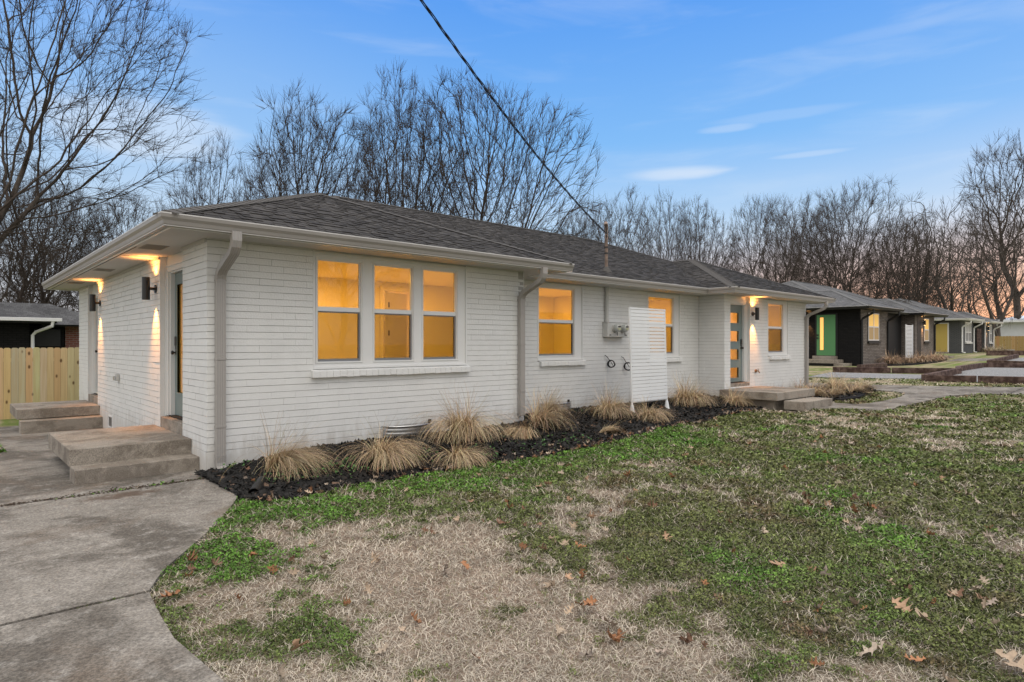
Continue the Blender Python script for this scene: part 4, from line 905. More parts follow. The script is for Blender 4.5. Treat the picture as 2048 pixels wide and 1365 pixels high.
# ------------------------------------------------------------------ lawn
def lawn():
    r=np.random.RandomState(77); CX,CY=-2.3075,-7.8647; BR=math.atan2(.7396,.673)
    def sample(n,d0,d1,pw=0.):
        d=d0*(d1/d0)**(r.rand(n)**(1+pw)); a=BR+(r.rand(n)-.5)*R(92); X=CX+d*np.cos(a);Y=CY+d*np.sin(a)
        k=~covered(X,Y)&(X>-1.75)&(Y<8); return X[k],Y[k],d[k]
    VV=[];FF=[];CC=[];off=0
    def add(v,f,c_):
        nonlocal off
        VV.append(v);FF.append(f+off);CC.append(c_); off+=len(v)
    # straw / grass blades
    X,Y,d=sample(520000,2.35,26.,.12)
    # tufts: snap to clumps
    g=gcol(X,Y); n=len(X); sc=np.clip(d/4.2,.8,4.5)
    isg=r.rand(n)<np.clip(g*1.1-.30,0,.5)+.04
    zb=gz(X,Y)+.045*(fbm(X*1.3,Y*1.3,3,5)-.5)*np.exp(-((X-3)**2+(Y+3)**2)/120)
    a=r.rand(n)*6.28+2.*fbm(X*3,Y*3,2,31); tilt=np.where(isg,.25+.6*r.rand(n),.55+.85*r.rand(n))
    D=np.stack([np.sin(tilt)*np.cos(a),np.sin(tilt)*np.sin(a),np.cos(tilt)],-1)
    L_=np.where(isg,.022+.030*r.rand(n),.028+.050*r.rand(n))*np.clip(sc,.9,1.6); Wd_=(.0026+.0018*r.rand(n))*sc
    dc=DRY*(.50+.75*r.rand(n,1)); dk=r.rand(n)<.34; dc[dk]=DRYD*(.6+.9*r.rand(dk.sum(),1)); gc=np.where((r.rand(n,1)<.5),GRN,OLV)*(.55+.9*r.rand(n,1))
    col=np.where(isg[:,None],gc,dc)*(.75+.5*fbm(X*4,Y*4,3,2))[:,None]
    near=d<9
    for m_,sg in ((near,3),(~near,2)):
        v,f,c_=blades(np.stack([X,Y,zb-.003],-1)[m_],D[m_],L_[m_],Wd_[m_],(.5+.9*r.rand(n))[m_],col[m_],seg=sg,tipw=.2,curl=(r.randn(n)*.6)[m_] if sg==3 else None); add(v,f,c_)
    o=npmesh('lawn_grass',np.concatenate(VV),np.concatenate(FF),M['grass'],col=np.concatenate(CC)); tag(o,'patchy dry and green lawn grass in front of the white house','grass',kind='stuff')
    VV.clear();FF.clear();CC.clear();off=0
    # clover / chickweed leaves
    X,Y,d=sample(620000,2.35,26.); g=gcol(X,Y); k=r.rand(len(X))<np.clip((g-.32)*1.5,0,.92)*(.35+1.3*fbm(X*7,Y*7,2,91)); X=X[k];Y=Y[k];d=d[k];g=g[k]; n=len(X); sc=np.clip(d/4.,.8,4.)
    zb=gz(X,Y)+.045*(fbm(X*1.3,Y*1.3,3,5)-.5)*np.exp(-((X-3)**2+(Y+3)**2)/120); mound=fbm(X*6.5,Y*6.5,3,15); hgt=(.004+(.012+.075*np.clip(mound-.35,0,.5))*(.35+.65*r.rand(n))*np.clip((g-.2)*1.6,.3,1.2)); dep=(.55+.75*r.rand(n))*np.clip(.45+1.3*(mound-.25),.4,1.25)  # dep darkens leaves in the hollows: depth shade painted into their colour
    vivid=np.clip((g-.95)*2+ (fbm(X*1.1+7,Y*1.1,3,41)-.55)*3,0,1)[:,None]
    bd=np.clip((edgeY(np.clip(X,-.12,11.9))-Y)/1.1,0,5); vivid=np.clip(vivid+(.9*np.exp(-bd*bd)*(X<8)+.9*np.exp(-((X+.6)**2+(Y+3.2)**2)/.8)+.5*np.exp(-((X+.8)**2+(Y+4.8)**2)/.4))[:,None],0,1)
    brn=np.clip((fbm(X*1.7+2,Y*1.7,3,61)-.55)*5,0,1)[:,None]
    col=(np.array([.125,.145,.050])*(1-vivid)+np.array([.098,.205,.032])*vivid)*(1-brn*(1-vivid))+np.array([.135,.095,.055])*brn*(1-vivid)
    col=col*(dep*(.6+.75*r.rand(n)))[:,None]*1.15
    v,f,c_=leaflets(X,Y,zb+hgt,r,n,(.0048+.0055*r.rand(n))*sc,col,.65); 
    o=npmesh('clover_patches',v,f,M['grass'],col=c_); tag(o,'low green clover and chickweed patches growing through the lawn','clover',kind='stuff')
lawn()
# fallen oak leaves
def oakleaf(r,size):
    n=7; pts=[]; 
    prof=[(0,.02),(.10,.05),(.16,.22),(.22,.30),(.27,.10),(.36,.12),(.42,.42),(.50,.50),(.52,.20),(.60,.10),(.68,.34),(.76,.36),(.76,.14),(.84,.10),(.92,.16),(1.0,.0)]
    L_=[(p[0],p[1]*(1+.25*r.randn())) for p in prof]; Rr=[(p[0]+.02*r.randn(),-p[1]*(1+.25*r.randn())) for p in prof[1:-1]][::-1]
    P=np.array(L_+Rr); cu=r.uniform(.3,1.2); cv=r.uniform(-.5,1.3)
    z_=cu*(P[:,0]-.5)**2*.8+cv*P[:,1]**2*.9+.04*r.randn(len(P)); V=np.stack([(P[:,0]-.5),P[:,1]*.85,z_],-1)*size
    m0=[(t-.5,0,cu*(t-.5)**2*.8) for t in np.linspace(0,1,len(prof))]; V2=np.array(m0)*size
    k=len(prof); allV=np.concatenate([V,V2]); F=[]
    N_=len(P)
    for i in range(k-1): F.append((i,i+1,N_+i+1,N_+i))
    rr=[0]+list(range(N_-1,k-1,-1))+[k-1]
    for i in range(k-1): F.append((rr[i+1],rr[i],N_+i,N_+i+1))
    return allV,np.array(F)
def rot(V,r,tilt):
    a=r.rand()*6.28; t=r.randn()*tilt; t2=r.randn()*tilt
    Mx=(Matrix.Rotation(a,3,'Z')@Matrix.Rotation(t,3,'X')@Matrix.Rotation(t2,3,'Y')); return V@np.array(Mx).T
def leaves():
    r=np.random.RandomState(21)
    pal=[(.36,.235,.155),(.38,.29,.21),(.29,.14,.07),(.38,.31,.24),(.20,.115,.075),(.32,.26,.215)]
    big=[(-1.30,-3.72,.13,'brown oak leaf lying at the concrete edge',2),(-1.0,-4.88,.12,'tan oak leaf near the concrete in the lower lawn',0),(1.02,-6.8,.17,'largest pale dried oak leaf, lying in the lower right of the lawn',3),(1.9,-5.93,.14,'crumpled tan oak leaf among clover, right of the dry patch',0),(1.62,-6.86,.13,'upright forked pale oak leaf in the clover near the bottom right',1),(3.92,-5.95,.15,'spiky pale oak leaf in the green clover, far right',3),(3.70,-5.8,.12,'orange brown oak leaf beside the spiky pale leaf',2),(2.35,-6.95,.12,'white bleached oak leaf near the right edge',3),(.31,-4.52,.11,'small russet oak leaf in the middle of the dry patch',2),(.42,-5.5,.14,'dark orange curled oak leaf in the dry grass',2),(.33,-5.72,.15,'pale grey oak leaf beside the dark orange curled one',5),(1.42,-7.28,.17,'tan oak leaf at the bottom right corner of the lawn',1),(1.75,-6.72,.13,'light brown oak leaf below the white bleached one',0),(2.46,-4.44,.12,'bleached oak leaf in the upper middle lawn',3)]
    for (x,y,s_,lb,ci) in big:
        V,F=oakleaf(r,s_); V=rot(V,r,.30); V[:,2]-=V[:,2].min()*.8; o=npmesh('oak_leaf',V,F,M['leaf'],col=np.tile(np.array(pal[ci])*(.8+.4*r.rand()),(len(V),1))); o.location=(x,y,float(gz(x,y))+.030); tag(o,lb,'leaf','larger fallen oak leaves on the lawn')
    VV=[];FF=[];CC=[];off=0
    def ad_(x,y,z_,s_):
        nonlocal off
        V,F=oakleaf(r,s_); V[:,2]*=1+1.5*r.rand(); V=rot(V,r,.6); V+=np.array([x,y,z_]); VV.append(V);FF.append(F+off);off+=len(V);CC.append(np.tile(np.array(pal[r.randint(6)])*(.6+.7*r.rand()),(len(V),1)))
    k=0
    while k<290:
        d=2.6*(22/2.6)**r.rand(); a=math.atan2(.7396,.673)+(r.rand()-.5)*R(90); x=-2.3075+d*math.cos(a); y=-7.8647+d*math.sin(a)
        if covered(np.array([x]),np.array([y]))[0] or x<-1.3: continue
        if r.rand()<.55 and x<1: continue
        ad_(x,y,float(gz(x,y))+.03,.038+.055*r.rand()+.002*d); k+=1
    for k in range(260):   # along the lawn edge of the bed and in the mulch
        x=r.rand()*12; e=float(edgeY(np.array(x))); y=e+(abs(r.randn())*.12-.06 if r.rand()<.7 else r.rand()*1.5)
        if y>(-.05 if x<5.13 else .88): continue
        ad_(x,y,(cz(x,y) if y>e else 0)+.03,.05+.05*r.rand())
    o=npmesh('leaf_litter',np.concatenate(VV),np.concatenate(FF),M['leaf'],col=np.concatenate(CC)); tag(o,'small dry oak leaves scattered over lawn and mulch edge','leaves',kind='stuff')
    # crumbs, twigs and grit on the concrete
    mb=MB(); 
    for k in range(420):
        x=-4+r.rand()*4.2;y=-7.5+r.rand()*10.5
        if not any(inpoly(np.array([x]),np.array([y]),p)[0] for p in CONC): continue
        s_=.004+.010*r.rand()**3; a=r.rand()*6.28; z_=float(gz(x,y))+.023; dx,dy=math.cos(a)*s_,math.sin(a)*s_; l_=1+3*(r.rand()<.2)
        mb.poly([(x-dx*l_,y-dy*l_,z_),(x+dy*.5,y-dx*.5,z_+s_*.6),(x+dx*l_,y+dy*l_,z_),(x-dy*.5,y+dx*.5,z_+s_*.5)],col=tuple(np.array([(.10,.07,.05),(.06,.05,.04),(.3,.25,.2)][r.randint(3)])))
    for k in range(700):   # soil and debris gathered along the joint by the steps
        x=-1.9+r.rand()*1.95; y=-.31+r.randn()*.025*(1+1.2*(x>-1.5)*(x<-.6)); s_=.004+.009*r.rand(); a=r.rand()*6.28; z_=.024
        mb.poly([(x-s_,y,z_),(x,y-s_*.6,z_+.004),(x+s_,y,z_),(x,y+s_*.6,z_+s_*.6)],col=tuple(np.array((.06,.042,.03))*(.5+r.rand())))
    o=mb.build('grit',M['leaf'],col=True); tag(o,'loose grit, crumbs and twigs on the concrete','debris',kind='stuff')
leaves()
# ------------------------------------------------------------------ pine fence behind the far side door
def fence(name,lab,x0,y0,x1,y1,zb,zt,m,seed,pw=.14,group=None,knots=True,pal=None):
    t=thing(name,lab,'fence',(x0,y0,zb)); d=Vector((x1-x0,y1-y0)); n=int(d.length/(pw+.004)); d.normalize(); rg=random.Random(seed)
    fr=frame(x0,y0,d.x,d.y,d.y,-d.x); pal=pal or [(.56,.43,.23),(.50,.42,.24),(.60,.42,.24),(.52,.46,.28),(.44,.41,.25),(.62,.49,.31),(.56,.38,.20)]
    for k in range(n):
        u=k*(pw+.004)+rg.uniform(-.001,.001); j=rg.uniform(-.003,.003); h=zt+rg.uniform(-.006,.006); mb=MB(); c_=pal[rg.randrange(len(pal))]; c_=tuple(q*rg.uniform(.9,1.08) for q in c_)
        a,b=u,u+pw; prof=[(a,zb),(b,zb),(b,h-.035),(b-.012,h-.012),(b-.035,h),(a+.035,h),(a+.012,h-.012),(a,h-.035)]; i=len(mb.v)
        for nn in (j,j+.016):
            for p in prof: mb.v.append(fr(p[0],nn,p[1])); mb.uv.append((0,0)); mb.c.append(c_)
        mb.f.append(tuple(range(8))); mb.f.append(tuple(range(8,16))[::-1])
        for q in range(8): mb.f.append((q,(q+1)%8,8+(q+1)%8,8+q))
        mb.build('picket',m,t,col=True)
    mb=MB()
    mb=MB(); mb.fbox(fr,0,n*(pw+.004),-.05,-.008,zb+.25,zb+.34,col=pal[0]); mb.build('rail',m,t,col=True)
    mb=MB(); mb.fbox(fr,0,n*(pw+.004),-.05,-.008,zt-.35,zt-.26,col=pal[0]); mb.build('rail',m,t,col=True)
fence('pine_fence','new yellow pine privacy fence of dog ear pickets behind the house',-5.5,12.0,.75,12.0,-.40,1.445,M['fence'],4)
# ------------------------------------------------------------------ neighbouring houses
def boxp(name,m,parent,*b,**k):
    mb=MB(); mb.box(*b); return mb.build(name,m,parent,**k)
def farwin(parent,fr,u0,u1,z0,z1,panes,mf,surround,pane=None,grid=False):
    mb=MB(); mb.fbox(fr,u0-.07,u1+.07,-.05,.012,z0-.04,z1+.07); wo=mb.build('window',surround,parent)
    mb=MB(); e=.055
    for q in ((u0,u0+e,z0,z1),(u1-e,u1,z0,z1),(u0+e,u1-e,z0,z0+e),(u0+e,u1-e,z1-e,z1),(u0+e,u1-e,(z0+z1)/2-.03,(z0+z1)/2+.03)): mb.fbox(fr,q[0],q[1],.0125,.035,q[2],q[3])
    for k in range(1,panes): uu=u0+(u1-u0)*k/panes; mb.fbox(fr,uu-.04,uu+.04,.0126,.033,z0+e,z1-e)
    if grid:
        for k in range(1,2*panes): uu=u0+(u1-u0)*k/(2*panes); mb.fbox(fr,uu-.012,uu+.012,.0125,.028,z0+e,z1-e)
    mb.build('window_frame',mf,wo)
    mb=MB(); mb.fbox(fr,u0+e,u1-e,.0121,.016,(z0+z1)/2+.03,z1-e); mb.build('window_glass',pane or M['litpane2'],wo)
    mb=MB(); mb.fbox(fr,u0+e,u1-e,.0121,.018,z0+e,(z0+z1)/2-.03); mb.build('screened_glass',M['scrpane'] if pane is None else M['sash'],wo)
    mb=MB(); mb.fbox(fr,u0-.1,u1+.1,-.01,.09,z0-.15,z0-.045); mb.build('window_sill',surround,wo)
M['scrpane']=emis('screened_lit_glass',(.30,.20,.09),.45)
def neighbour(lab,ox,oy,dz,w1,a2,W,gdz,sidem,frontm,trim,gut,door,doorlite,zbase,roofm,capm,doorY,winframe,accent):
    t=thing('brick_house',lab,'house',(ox,oy,zbase)); zt=ZT+dz; zb=zbase-.5
    mb=MB(); mb.box(ox+.0,ox+.12,oy+.001,oy+9.3,zb,zt); mb.build('side_wall',sidem,t)
    mb=MB(); mb.box(ox+.121,ox+w1,oy,oy+.12,zb,zt); mb.box(ox+w1-.1,ox+w1,oy+.121,oy+9.2,zb,zt); mb.box(ox+w1+.001,ox+a2-.001,oy+.92,oy+1.04,zb,zt); mb.box(ox+a2+.101,ox+W,oy+.2,oy+.32,zb,zt); mb.box(ox+W-.1,ox+W-.001,oy+.321,oy+9.2,zb,zt); mb.build('front_wall',frontm,t)
    mb=MB(); mb.box(ox+a2,ox+a2+.10,oy+.2,oy+.95,zb,zt); mb.build('return_wall',frontm,t)
    ov=.53; O=[(ox-ov,oy-ov),(ox+w1+ov,oy-ov),(ox+w1+ov,oy+.39),(ox+a2-ov,oy+.39),(ox+a2-ov,oy-.33),(ox+W+ov,oy-.33),(ox+W+ov,oy+9.8),(ox-ov,oy+9.8)]
    mb=MB(); prism(mb,O,zt,zt+.10); mb.build('soffit',accent,t)
    gpz=[(q[0],q[1]+dz-(0)) for q in gp]
    for path in ([(ox-ov,oy+9.8),(ox-ov,oy-ov),(ox+w1+ov+.06,oy-ov)],[(ox+w1+ov+.03,oy+.39),(ox+a2-ov,oy+.39),(ox+a2-ov,oy-.33),(ox+W+ov+.09,oy-.33)]):
        mb=MB(); mb.sweep(path,gpz); g=mb.build('gutter',gut,t); mb=MB(); mb.sweep(path,[(a_,b_+dz) for a_,b_ in [(.08,2.895),(.112,2.895),(.112,2.915),(.08,2.915)]]); mb.build('gutter_lip',M['greygut'] if gut is not M['fgutter'] else gut,g)
    lroof(t,ox,oy,2.916+dz,W,9.3,w1,a2,W,.92,.2,.585,roofm,capm,detail=False)
    fl=.5+dz
    # side door
    fs=frame(ox,0,0,1,-1,0); d0,d1=doorY
    mb=MB(); mb.fbox(fs,d0-.09,d1+.09,.0,.02,fl-.02,fl+2.12); mb.build('door_frame',accent if door is M['green'] else trim,t)
    mb=MB(); mb.fbox(fs,d0,d1,.021,.05,fl,fl+2.05); dd=mb.build('door',door,t)
    if doorlite: mb=MB(); mb.fbox(fs,d1-.33,d1-.17,.051,.058,fl+.28,fl+1.92); mb.build('door_glass',M['litpane'],dd)
    for zz in (.88,1.03):
        mb=MB(); mb.fbox(fs,d1-.09,d1-.02,.051,.10,fl+zz-.03,fl+zz+.03); mb.build('door_handle',M['black'],dd)
    mb=MB(); mb.fbox(fs,d0-.1,d1+.12,.0,.30,fl-.18,fl-.02); mb.build('door_step',M['stepc'],t)
    return t,fl
def dspipe(parent,m,X,yw,zb,zt,yo=-.53):
    mb=MB(); mb.tube([(X,yw+yo-.05,zt),(X,yw+yo-.05,zt-.15),(X,yw-.10,zt-.42),(X,yw-.06,zt-.5),(X,yw-.06,zb+.1),(X,yw-.25,zb+.04)],.055,8); return mb.build('downspout',m,parent)
ox,oy=30.8,3.3
t,fl=neighbour('low house of black and grey brick with a green side door',ox,oy,.45,4.0,9.5,13.5,0,M['blackbrick'],M['greybrick'],M['blacktrim'],M['blacktrim'],M['green'],True,.45,M['roof2'],M['cap2'],(4.42,5.32),M['vinyl'],M['blacktrim'])
f1=frame(ox,oy,1,0,0,-1); f2=frame(ox,oy+.92,1,0,0,-1); f3=frame(ox,oy+.2,1,0,0,-1)
farwin(t,f1,1.1,2.62,fl+.75,fl+2.14,2,M['vinyl'],M['blacktrim']); farwin(t,f2,4.75,6.0,fl+.75,fl+2.14,1,M['vinyl'],M['blacktrim']); farwin(t,f3,11.3,12.25,fl+.75,fl+2.14,1,M['vinyl'],M['blacktrim'])
mb=MB(); mb.fbox(f2,6.4,9.48,.0005,.02,.4,ZT+.45); mb.build('black_wall_panel',M['blacktrim'],t)
mb=MB(); mb.fbox(f3,9.95,10.7,-.0,.012,.9,ZT+.45); mb.build('recess_dark_sheet',M['blacktrim'],t)  # flat black sheet; the shade of a recess is only its colour
dspipe(t,M['blacktrim'],ox+.1,oy,.45,3.2); dspipe(t,M['blacktrim'],ox+3.9,oy,.45,3.2); dspipe(t,M['blacktrim'],ox+13.4,oy+.2,.5,3.2)
tm=thing('electric_meter','black electric meter box on the grey brick house, between downspout and window','meter',(ox+4.3,oy+.92,2.2))
mb=MB(); mb.fbox(f2,4.1,4.45,.001,.16,1.95,2.40); mb.build('meter_case',M['blacktrim'],tm); mb=MB(); mb.tube([f2(4.28,.17,2.18),f2(4.28,.30,2.18)],.10,14); mb.build('meter_dome',M['galv'],tm); mb=MB(); mb.tube([f2(4.28,.06,2.41),f2(4.28,.06,3.2)],.05,8); mb.tube([f2(4.28,.06,.6),f2(4.28,.06,1.94)],.03,8); mb.tube([f2(4.28,.06,1.15),f2(4.28,.06,1.3)],.07,8); mb.build('conduit',M['blacktrim'],tm)
def steps2(label,x0,y0,fl,zg,loc):
    t=thing('concrete_steps',label,'steps',loc); boxp('landing_slab',M['stepc'],t,x0-1.3,x0-.005,y0+.75,y0+3.2,fl-.36,fl-.19); boxp('base',M['blacktrim'],t,x0-1.2,x0-.01,y0+.8,y0+3.1,zg-.3,fl-.362)  # base is a black block: the shaded gap under the slab as colour
    boxp('step',M['stepc'],t,x0-1.25,x0-.01,y0+.35,y0+.749,zg-.3,fl-.365); boxp('step',M['stepc'],t,x0-1.25,x0-.01,y0-.02,y0+.349,zg-.3,fl-.53)
steps2('concrete landing and steps at the green side door of the black brick house',ox,oy,fl,.40,(30,5,.4))
t3=thing('concrete_steps','concrete landing at the dark front door of the black brick house','steps',(41,2.5,.5)); boxp('landing_slab',M['stepc'],t3,ox+9.7,ox+12.0,oy-1.2,oy+.19,.62,.80); boxp('base',M['stepc'],t3,ox+9.9,ox+11.8,oy-1.,oy+.18,.3,.618); boxp('step',M['stepc'],t3,ox+10.8,ox+12.2,oy-1.7,oy-1.201,.3,.64)
tl=thing('wall_lamp','lit up and down wall lamp on the black brick house beside the green door','wall lamp',(30.8,10.0,2.8),'black cylinder wall lamps')
def farsconce(t,p,out,P=26):
    o_=Vector((out[0],out[1],0)); q=Vector(p)+o_*.13
    mb=MB(); mb.tube([q-Vector((0,0,.16)),q+Vector((0,0,.16))],.055,12); mb.build('lamp_shade',M['black'],t); mb=MB(); mb.tube([Vector(p),q],.03,8); mb.build('bracket',M['black'],t)
    for sg in (-1,1):
        mb=MB(); e=q+Vector((0,0,sg*.162)); mb.tube([e,e+Vector((0,0,sg*.004))],.04,10); mb.build('bulb',M['lampglow'],t)
        l=bpy.data.lights.new('lamp_light','SPOT'); l.energy=P; l.color=(1,.50,.18); l.spot_size=R(80); l.spot_blend=.9; l.shadow_soft_size=.03; lo=bpy.data.objects.new('lamp_light',l); lo.location=e+Vector((0,0,sg*.02)); lo.rotation_euler=Vector((-o_.x*.15,-o_.y*.15,sg)).to_track_quat('-Z','Y').to_euler(); link(lo,t)
bpy.data.objects.remove(tl)
tl=thing('wall_lamp','lit wall lamp on the black brick house, left of the green door','wall lamp',(30.8,5.75,2.8),'black cylinder wall lamps'); farsconce(tl,(30.79,5.72,2.80),(-1,0),60)
tl=thing('wall_lamp','lit wall lamp on the grey brick wall right of the dark front door','wall lamp',(ox+10.95,oy+.2,2.8),'black cylinder wall lamps'); farsconce(tl,(ox+10.95,oy+.19,2.82),(0,-1),60)
# screen by the black house
t=thing('slatted_screen','narrow white slatted screen against the black wall of the neighbouring house','screen',(ox+7.2,oy+.1,.55))
for k in range(24): boxp('slat',M['white'],t,ox+6.55,ox+7.7,oy-.16,oy-.145,.75+k*.077,.75+k*.077+.058)
for xx in (6.50,7.70): boxp('leg',M['white'],t,ox+xx,ox+xx+.05,oy-.18,oy-.13,.45,2.62)
# third house
ox3,oy3=52.0,3.75
t,fl3=neighbour('slate grey brick house with a yellow side door and white gutters',ox3,oy3,.45,3.7,8.4,11.6,0,M['slatebrick'],M['slatebrick'],M['trim'],M['fgutter'],M['yellow'],False,.85,M['roof2'],M['cap2'],(4.55,5.5),M['vinyl'],M['trim'])
g1=frame(ox3,oy3,1,0,0,-1); g2=frame(ox3,oy3+.92,1,0,0,-1); g3=frame(ox3,oy3+.2,1,0,0,-1)
farwin(t,g1,1.3,3.0,fl3+.75,fl3+2.14,2,M['vinyl'],M['trim'],pane=M['greydoorp'],grid=True); farwin(t,g2,4.2,5.0,fl3+.75,fl3+2.14,1,M['vinyl'],M['trim'],pane=M['greydoorp']); farwin(t,g3,10.2,11.0,fl3+.75,fl3+2.14,1,M['vinyl'],M['trim'],pane=M['greydoorp'])
mb=MB(); mb.fbox(g3,8.55,8.85,.0,.02,.9,ZT+.45); mb.build('door_frame',M['trim'],t)
dspipe(t,M['fgutter'],ox3+.15,oy3,.85,3.2); dspipe(t,M['fgutter'],ox3+3.6,oy3,.85,3.2); dspipe(t,M['fgutter'],ox3+11.5,oy3+.2,.85,3.2)
steps2('concrete landing at the yellow side door of the slate grey house',ox3,oy3,fl3,.8,(51.5,8,.8))
t3=thing('concrete_steps','concrete landing at the front of the slate grey house','steps',(61.5,2.8,.85)); boxp('landing_slab',M['stepc'],t3,ox3+8.7,ox3+12.6,oy3-1.1,oy3+.19,.90,1.07); boxp('base',M['stepc'],t3,ox3+8.9,ox3+12.3,oy3-1.,oy3+.18,.5,.898)
tl=thing('wall_lamp','glowing wall lamp on the slate grey house, farthest down the row','wall lamp',(ox3+9.2,oy3+.2,2.9),'black cylinder wall lamps'); farsconce(tl,(ox3+9.2,oy3+.19,2.80),(0,-1),90)
t=thing('slatted_screen','brown slatted screen in front of the slate grey house','screen',(59.5,4,.85))
for k in range(16): boxp('slat',M['timber'],t,ox3+6.6,ox3+7.9,oy3+.3,oy3+.32,1.0+k*.11,1.09+k*.11)
for xx in (6.55,7.9): boxp('leg',M['timber'],t,ox3+xx,ox3+xx+.06,oy3+.29,oy3+.33,.8,2.8)
# mulch and grass at the neighbours
def earth(name,pts,dz,m): return tag(sheet(name,pts,dz,m,.2),kind='structure')
earth('mulch_bed',[(31.2,3.25),(31.2,2.6),(33.5,1.8),(36.8,1.55),(39.4,1.7),(40.3,1.9),(40.2,3.3),(40.2,4.1),(35,4.1),(34.9,3.25)],.05,M['mulch'])
for i,(x,y,h) in enumerate(((33.3,2.7,.62),(34.9,2.9,.42),(35.3,2.3,.5),(36.4,2.2,.55),(37.9,2.0,.48),(38.8,2.1,.45),(39.8,2.2,.4))):
    put_clump(x,y,float(gz(x,y))+.04,['straw clump below the double window of the black brick house','low straw clump beside the meter of the black brick house','round straw clump under the small window of the black brick house','straw clump left of the narrow white screen','straw clump right of the narrow white screen','low straw clump halfway to the dark front door','straw clump next to the landing of the black brick house'][i],60+i,n=300,R0=.2,H=h,lean=(.1,0),group='dry ornamental grass clumps along the black brick house',wd=.02,col=(.46,.33,.22))
for i,(x,y) in enumerate(((56.6,2.9),(58.2,2.9),(60.0,2.9))):
    put_clump(x,y,.87,['straw clump nearest the white downspout of the slate grey house','straw clump in the middle of the slate grey house front','straw clump left of the slate grey house landing'][i],70+i,n=260,R0=.3,H=.5,lean=(.2,0),group='dry ornamental grass clumps along the slate grey house',wd=.03,col=(.40,.33,.22))
# landscape timbers, ends mostly converted from image pixels
def timber(a,b,lab,h=.22,w_=.16,top=None):
    d=Vector((b[0]-a[0],b[1]-a[1])); n_=Vector((-d.y,d.x)).normalized()*w_/2; za=float(gz(*a));zb_=float(gz(*b)); mb=MB(); h=top or h
    P=lambda p,s_,z_:(p[0]+n_.x*s_,p[1]+n_.y*s_,z_)
    mb.hexa([P(a,-1,za-.1),P(b,-1,zb_-.1),P(b,1,zb_-.1),P(a,1,za-.1),P(a,-1,za+h),P(b,-1,zb_+h),P(b,1,zb_+h),P(a,1,za+h)]); o=mb.build('landscape_timber',M['timber'],bevel=.012); tag(o,lab,'timber','dark landscape timbers edging gravel and lawn')
timber((24.8,2.3),(25.2,.30),'dark edging timber nearest the steps of the black brick house')
timber((25.22,.27),(25.9,-1.72),'dark edging timber meeting the corner of the nearer gravel yard')
timber((22.2,-1.62),(22.45,-3.0),'reddish edging timber along the near side of the gravel yard, left piece')
timber((22.46,-3.03),(22.7,-4.6),'reddish edging timber along the near side of the gravel yard, right piece')
timber((22.72,-4.63),(23.0,-8.5),'reddish edging timber running out of the frame on the right')
timber((22.35,-1.55),(26.1,-1.75),'edging timber along the left side of the gravel yard')
timber((26.15,-1.72),(27.4,-1.42),'short edging timber at the inner corner of the gravel yard')
timber((27.45,-1.42),(32.7,-1.2),'long edging timber between gravel yard and lawn of the black house')
timber((32.75,-1.2),(33.5,-4.0),'edging timber along the far side of the nearer gravel yard')
timber((35.4,-2.3),(35.95,-.85),'edging timber at the near corner of the farther gravel yard')
timber((35.4,-2.35),(36.2,-6.5),'edging timber along the near side of the farther gravel yard')
timber((36.0,-.82),(43.7,-.75),'edging timber along the left side of the farther gravel yard')
timber((26.5,1.9),(29.4,1.75),'low edging timber in front of the black brick house')
timber((46.5,1.2),(49.0,-2.2),'edging timber in front of the slate grey house',h=.3)
tag(sheet('walkway',[(38.3,1.5),(41.5,1.6),(42.5,-.2),(43,-.9),(40.,-.85),(39.2,.3)],.02,M['concrete'],.1),kind='structure')
# cedar fence and white building at the end
fence('cedar_fence','weathered tan cedar fence closing the far end of the row',70.5,6.3,72.5,-12,.3,2.25,M['fencefar'],9,pw=.22,pal=[(.36,.24,.10),(.40,.27,.12),(.33,.22,.09)])
t=thing('white_building','low white metal building standing behind the cedar fence','building',(100,4,.5))
boxp('wall',M['farwhite'],t,92,112,-14,9,0,4.1)
mb=MB(); mb.hexa([(91.4,-14.5,4.1),(113,-14.5,4.1),(113,9.6,4.1),(91.4,9.6,4.1),(91.4,-14.5,4.25),(113,-14.5,5.2),(113,9.6,5.6),(91.4,9.6,4.35)]); mb.build('roof',M['white'],t)
boxp('downspout',M['darkgap'],t,91.9,91.99,5.1,5.3,0,4.1)
mb=MB(); # illegible dark script lettering on the wall
q=[(91.95,3.9-.018*k,2.9+.16*math.sin(k*.9)*math.exp(-((k%14)/9.))+.05*math.sin(k*.37)) for k in range(70)]; mb.tube(q,.045,5); q=[(91.95,3.95-.024*k,2.70+.02*math.sin(k)) for k in range(50)]; mb.tube(q,.03,5); mb.build('sign_script',M['black'],t)
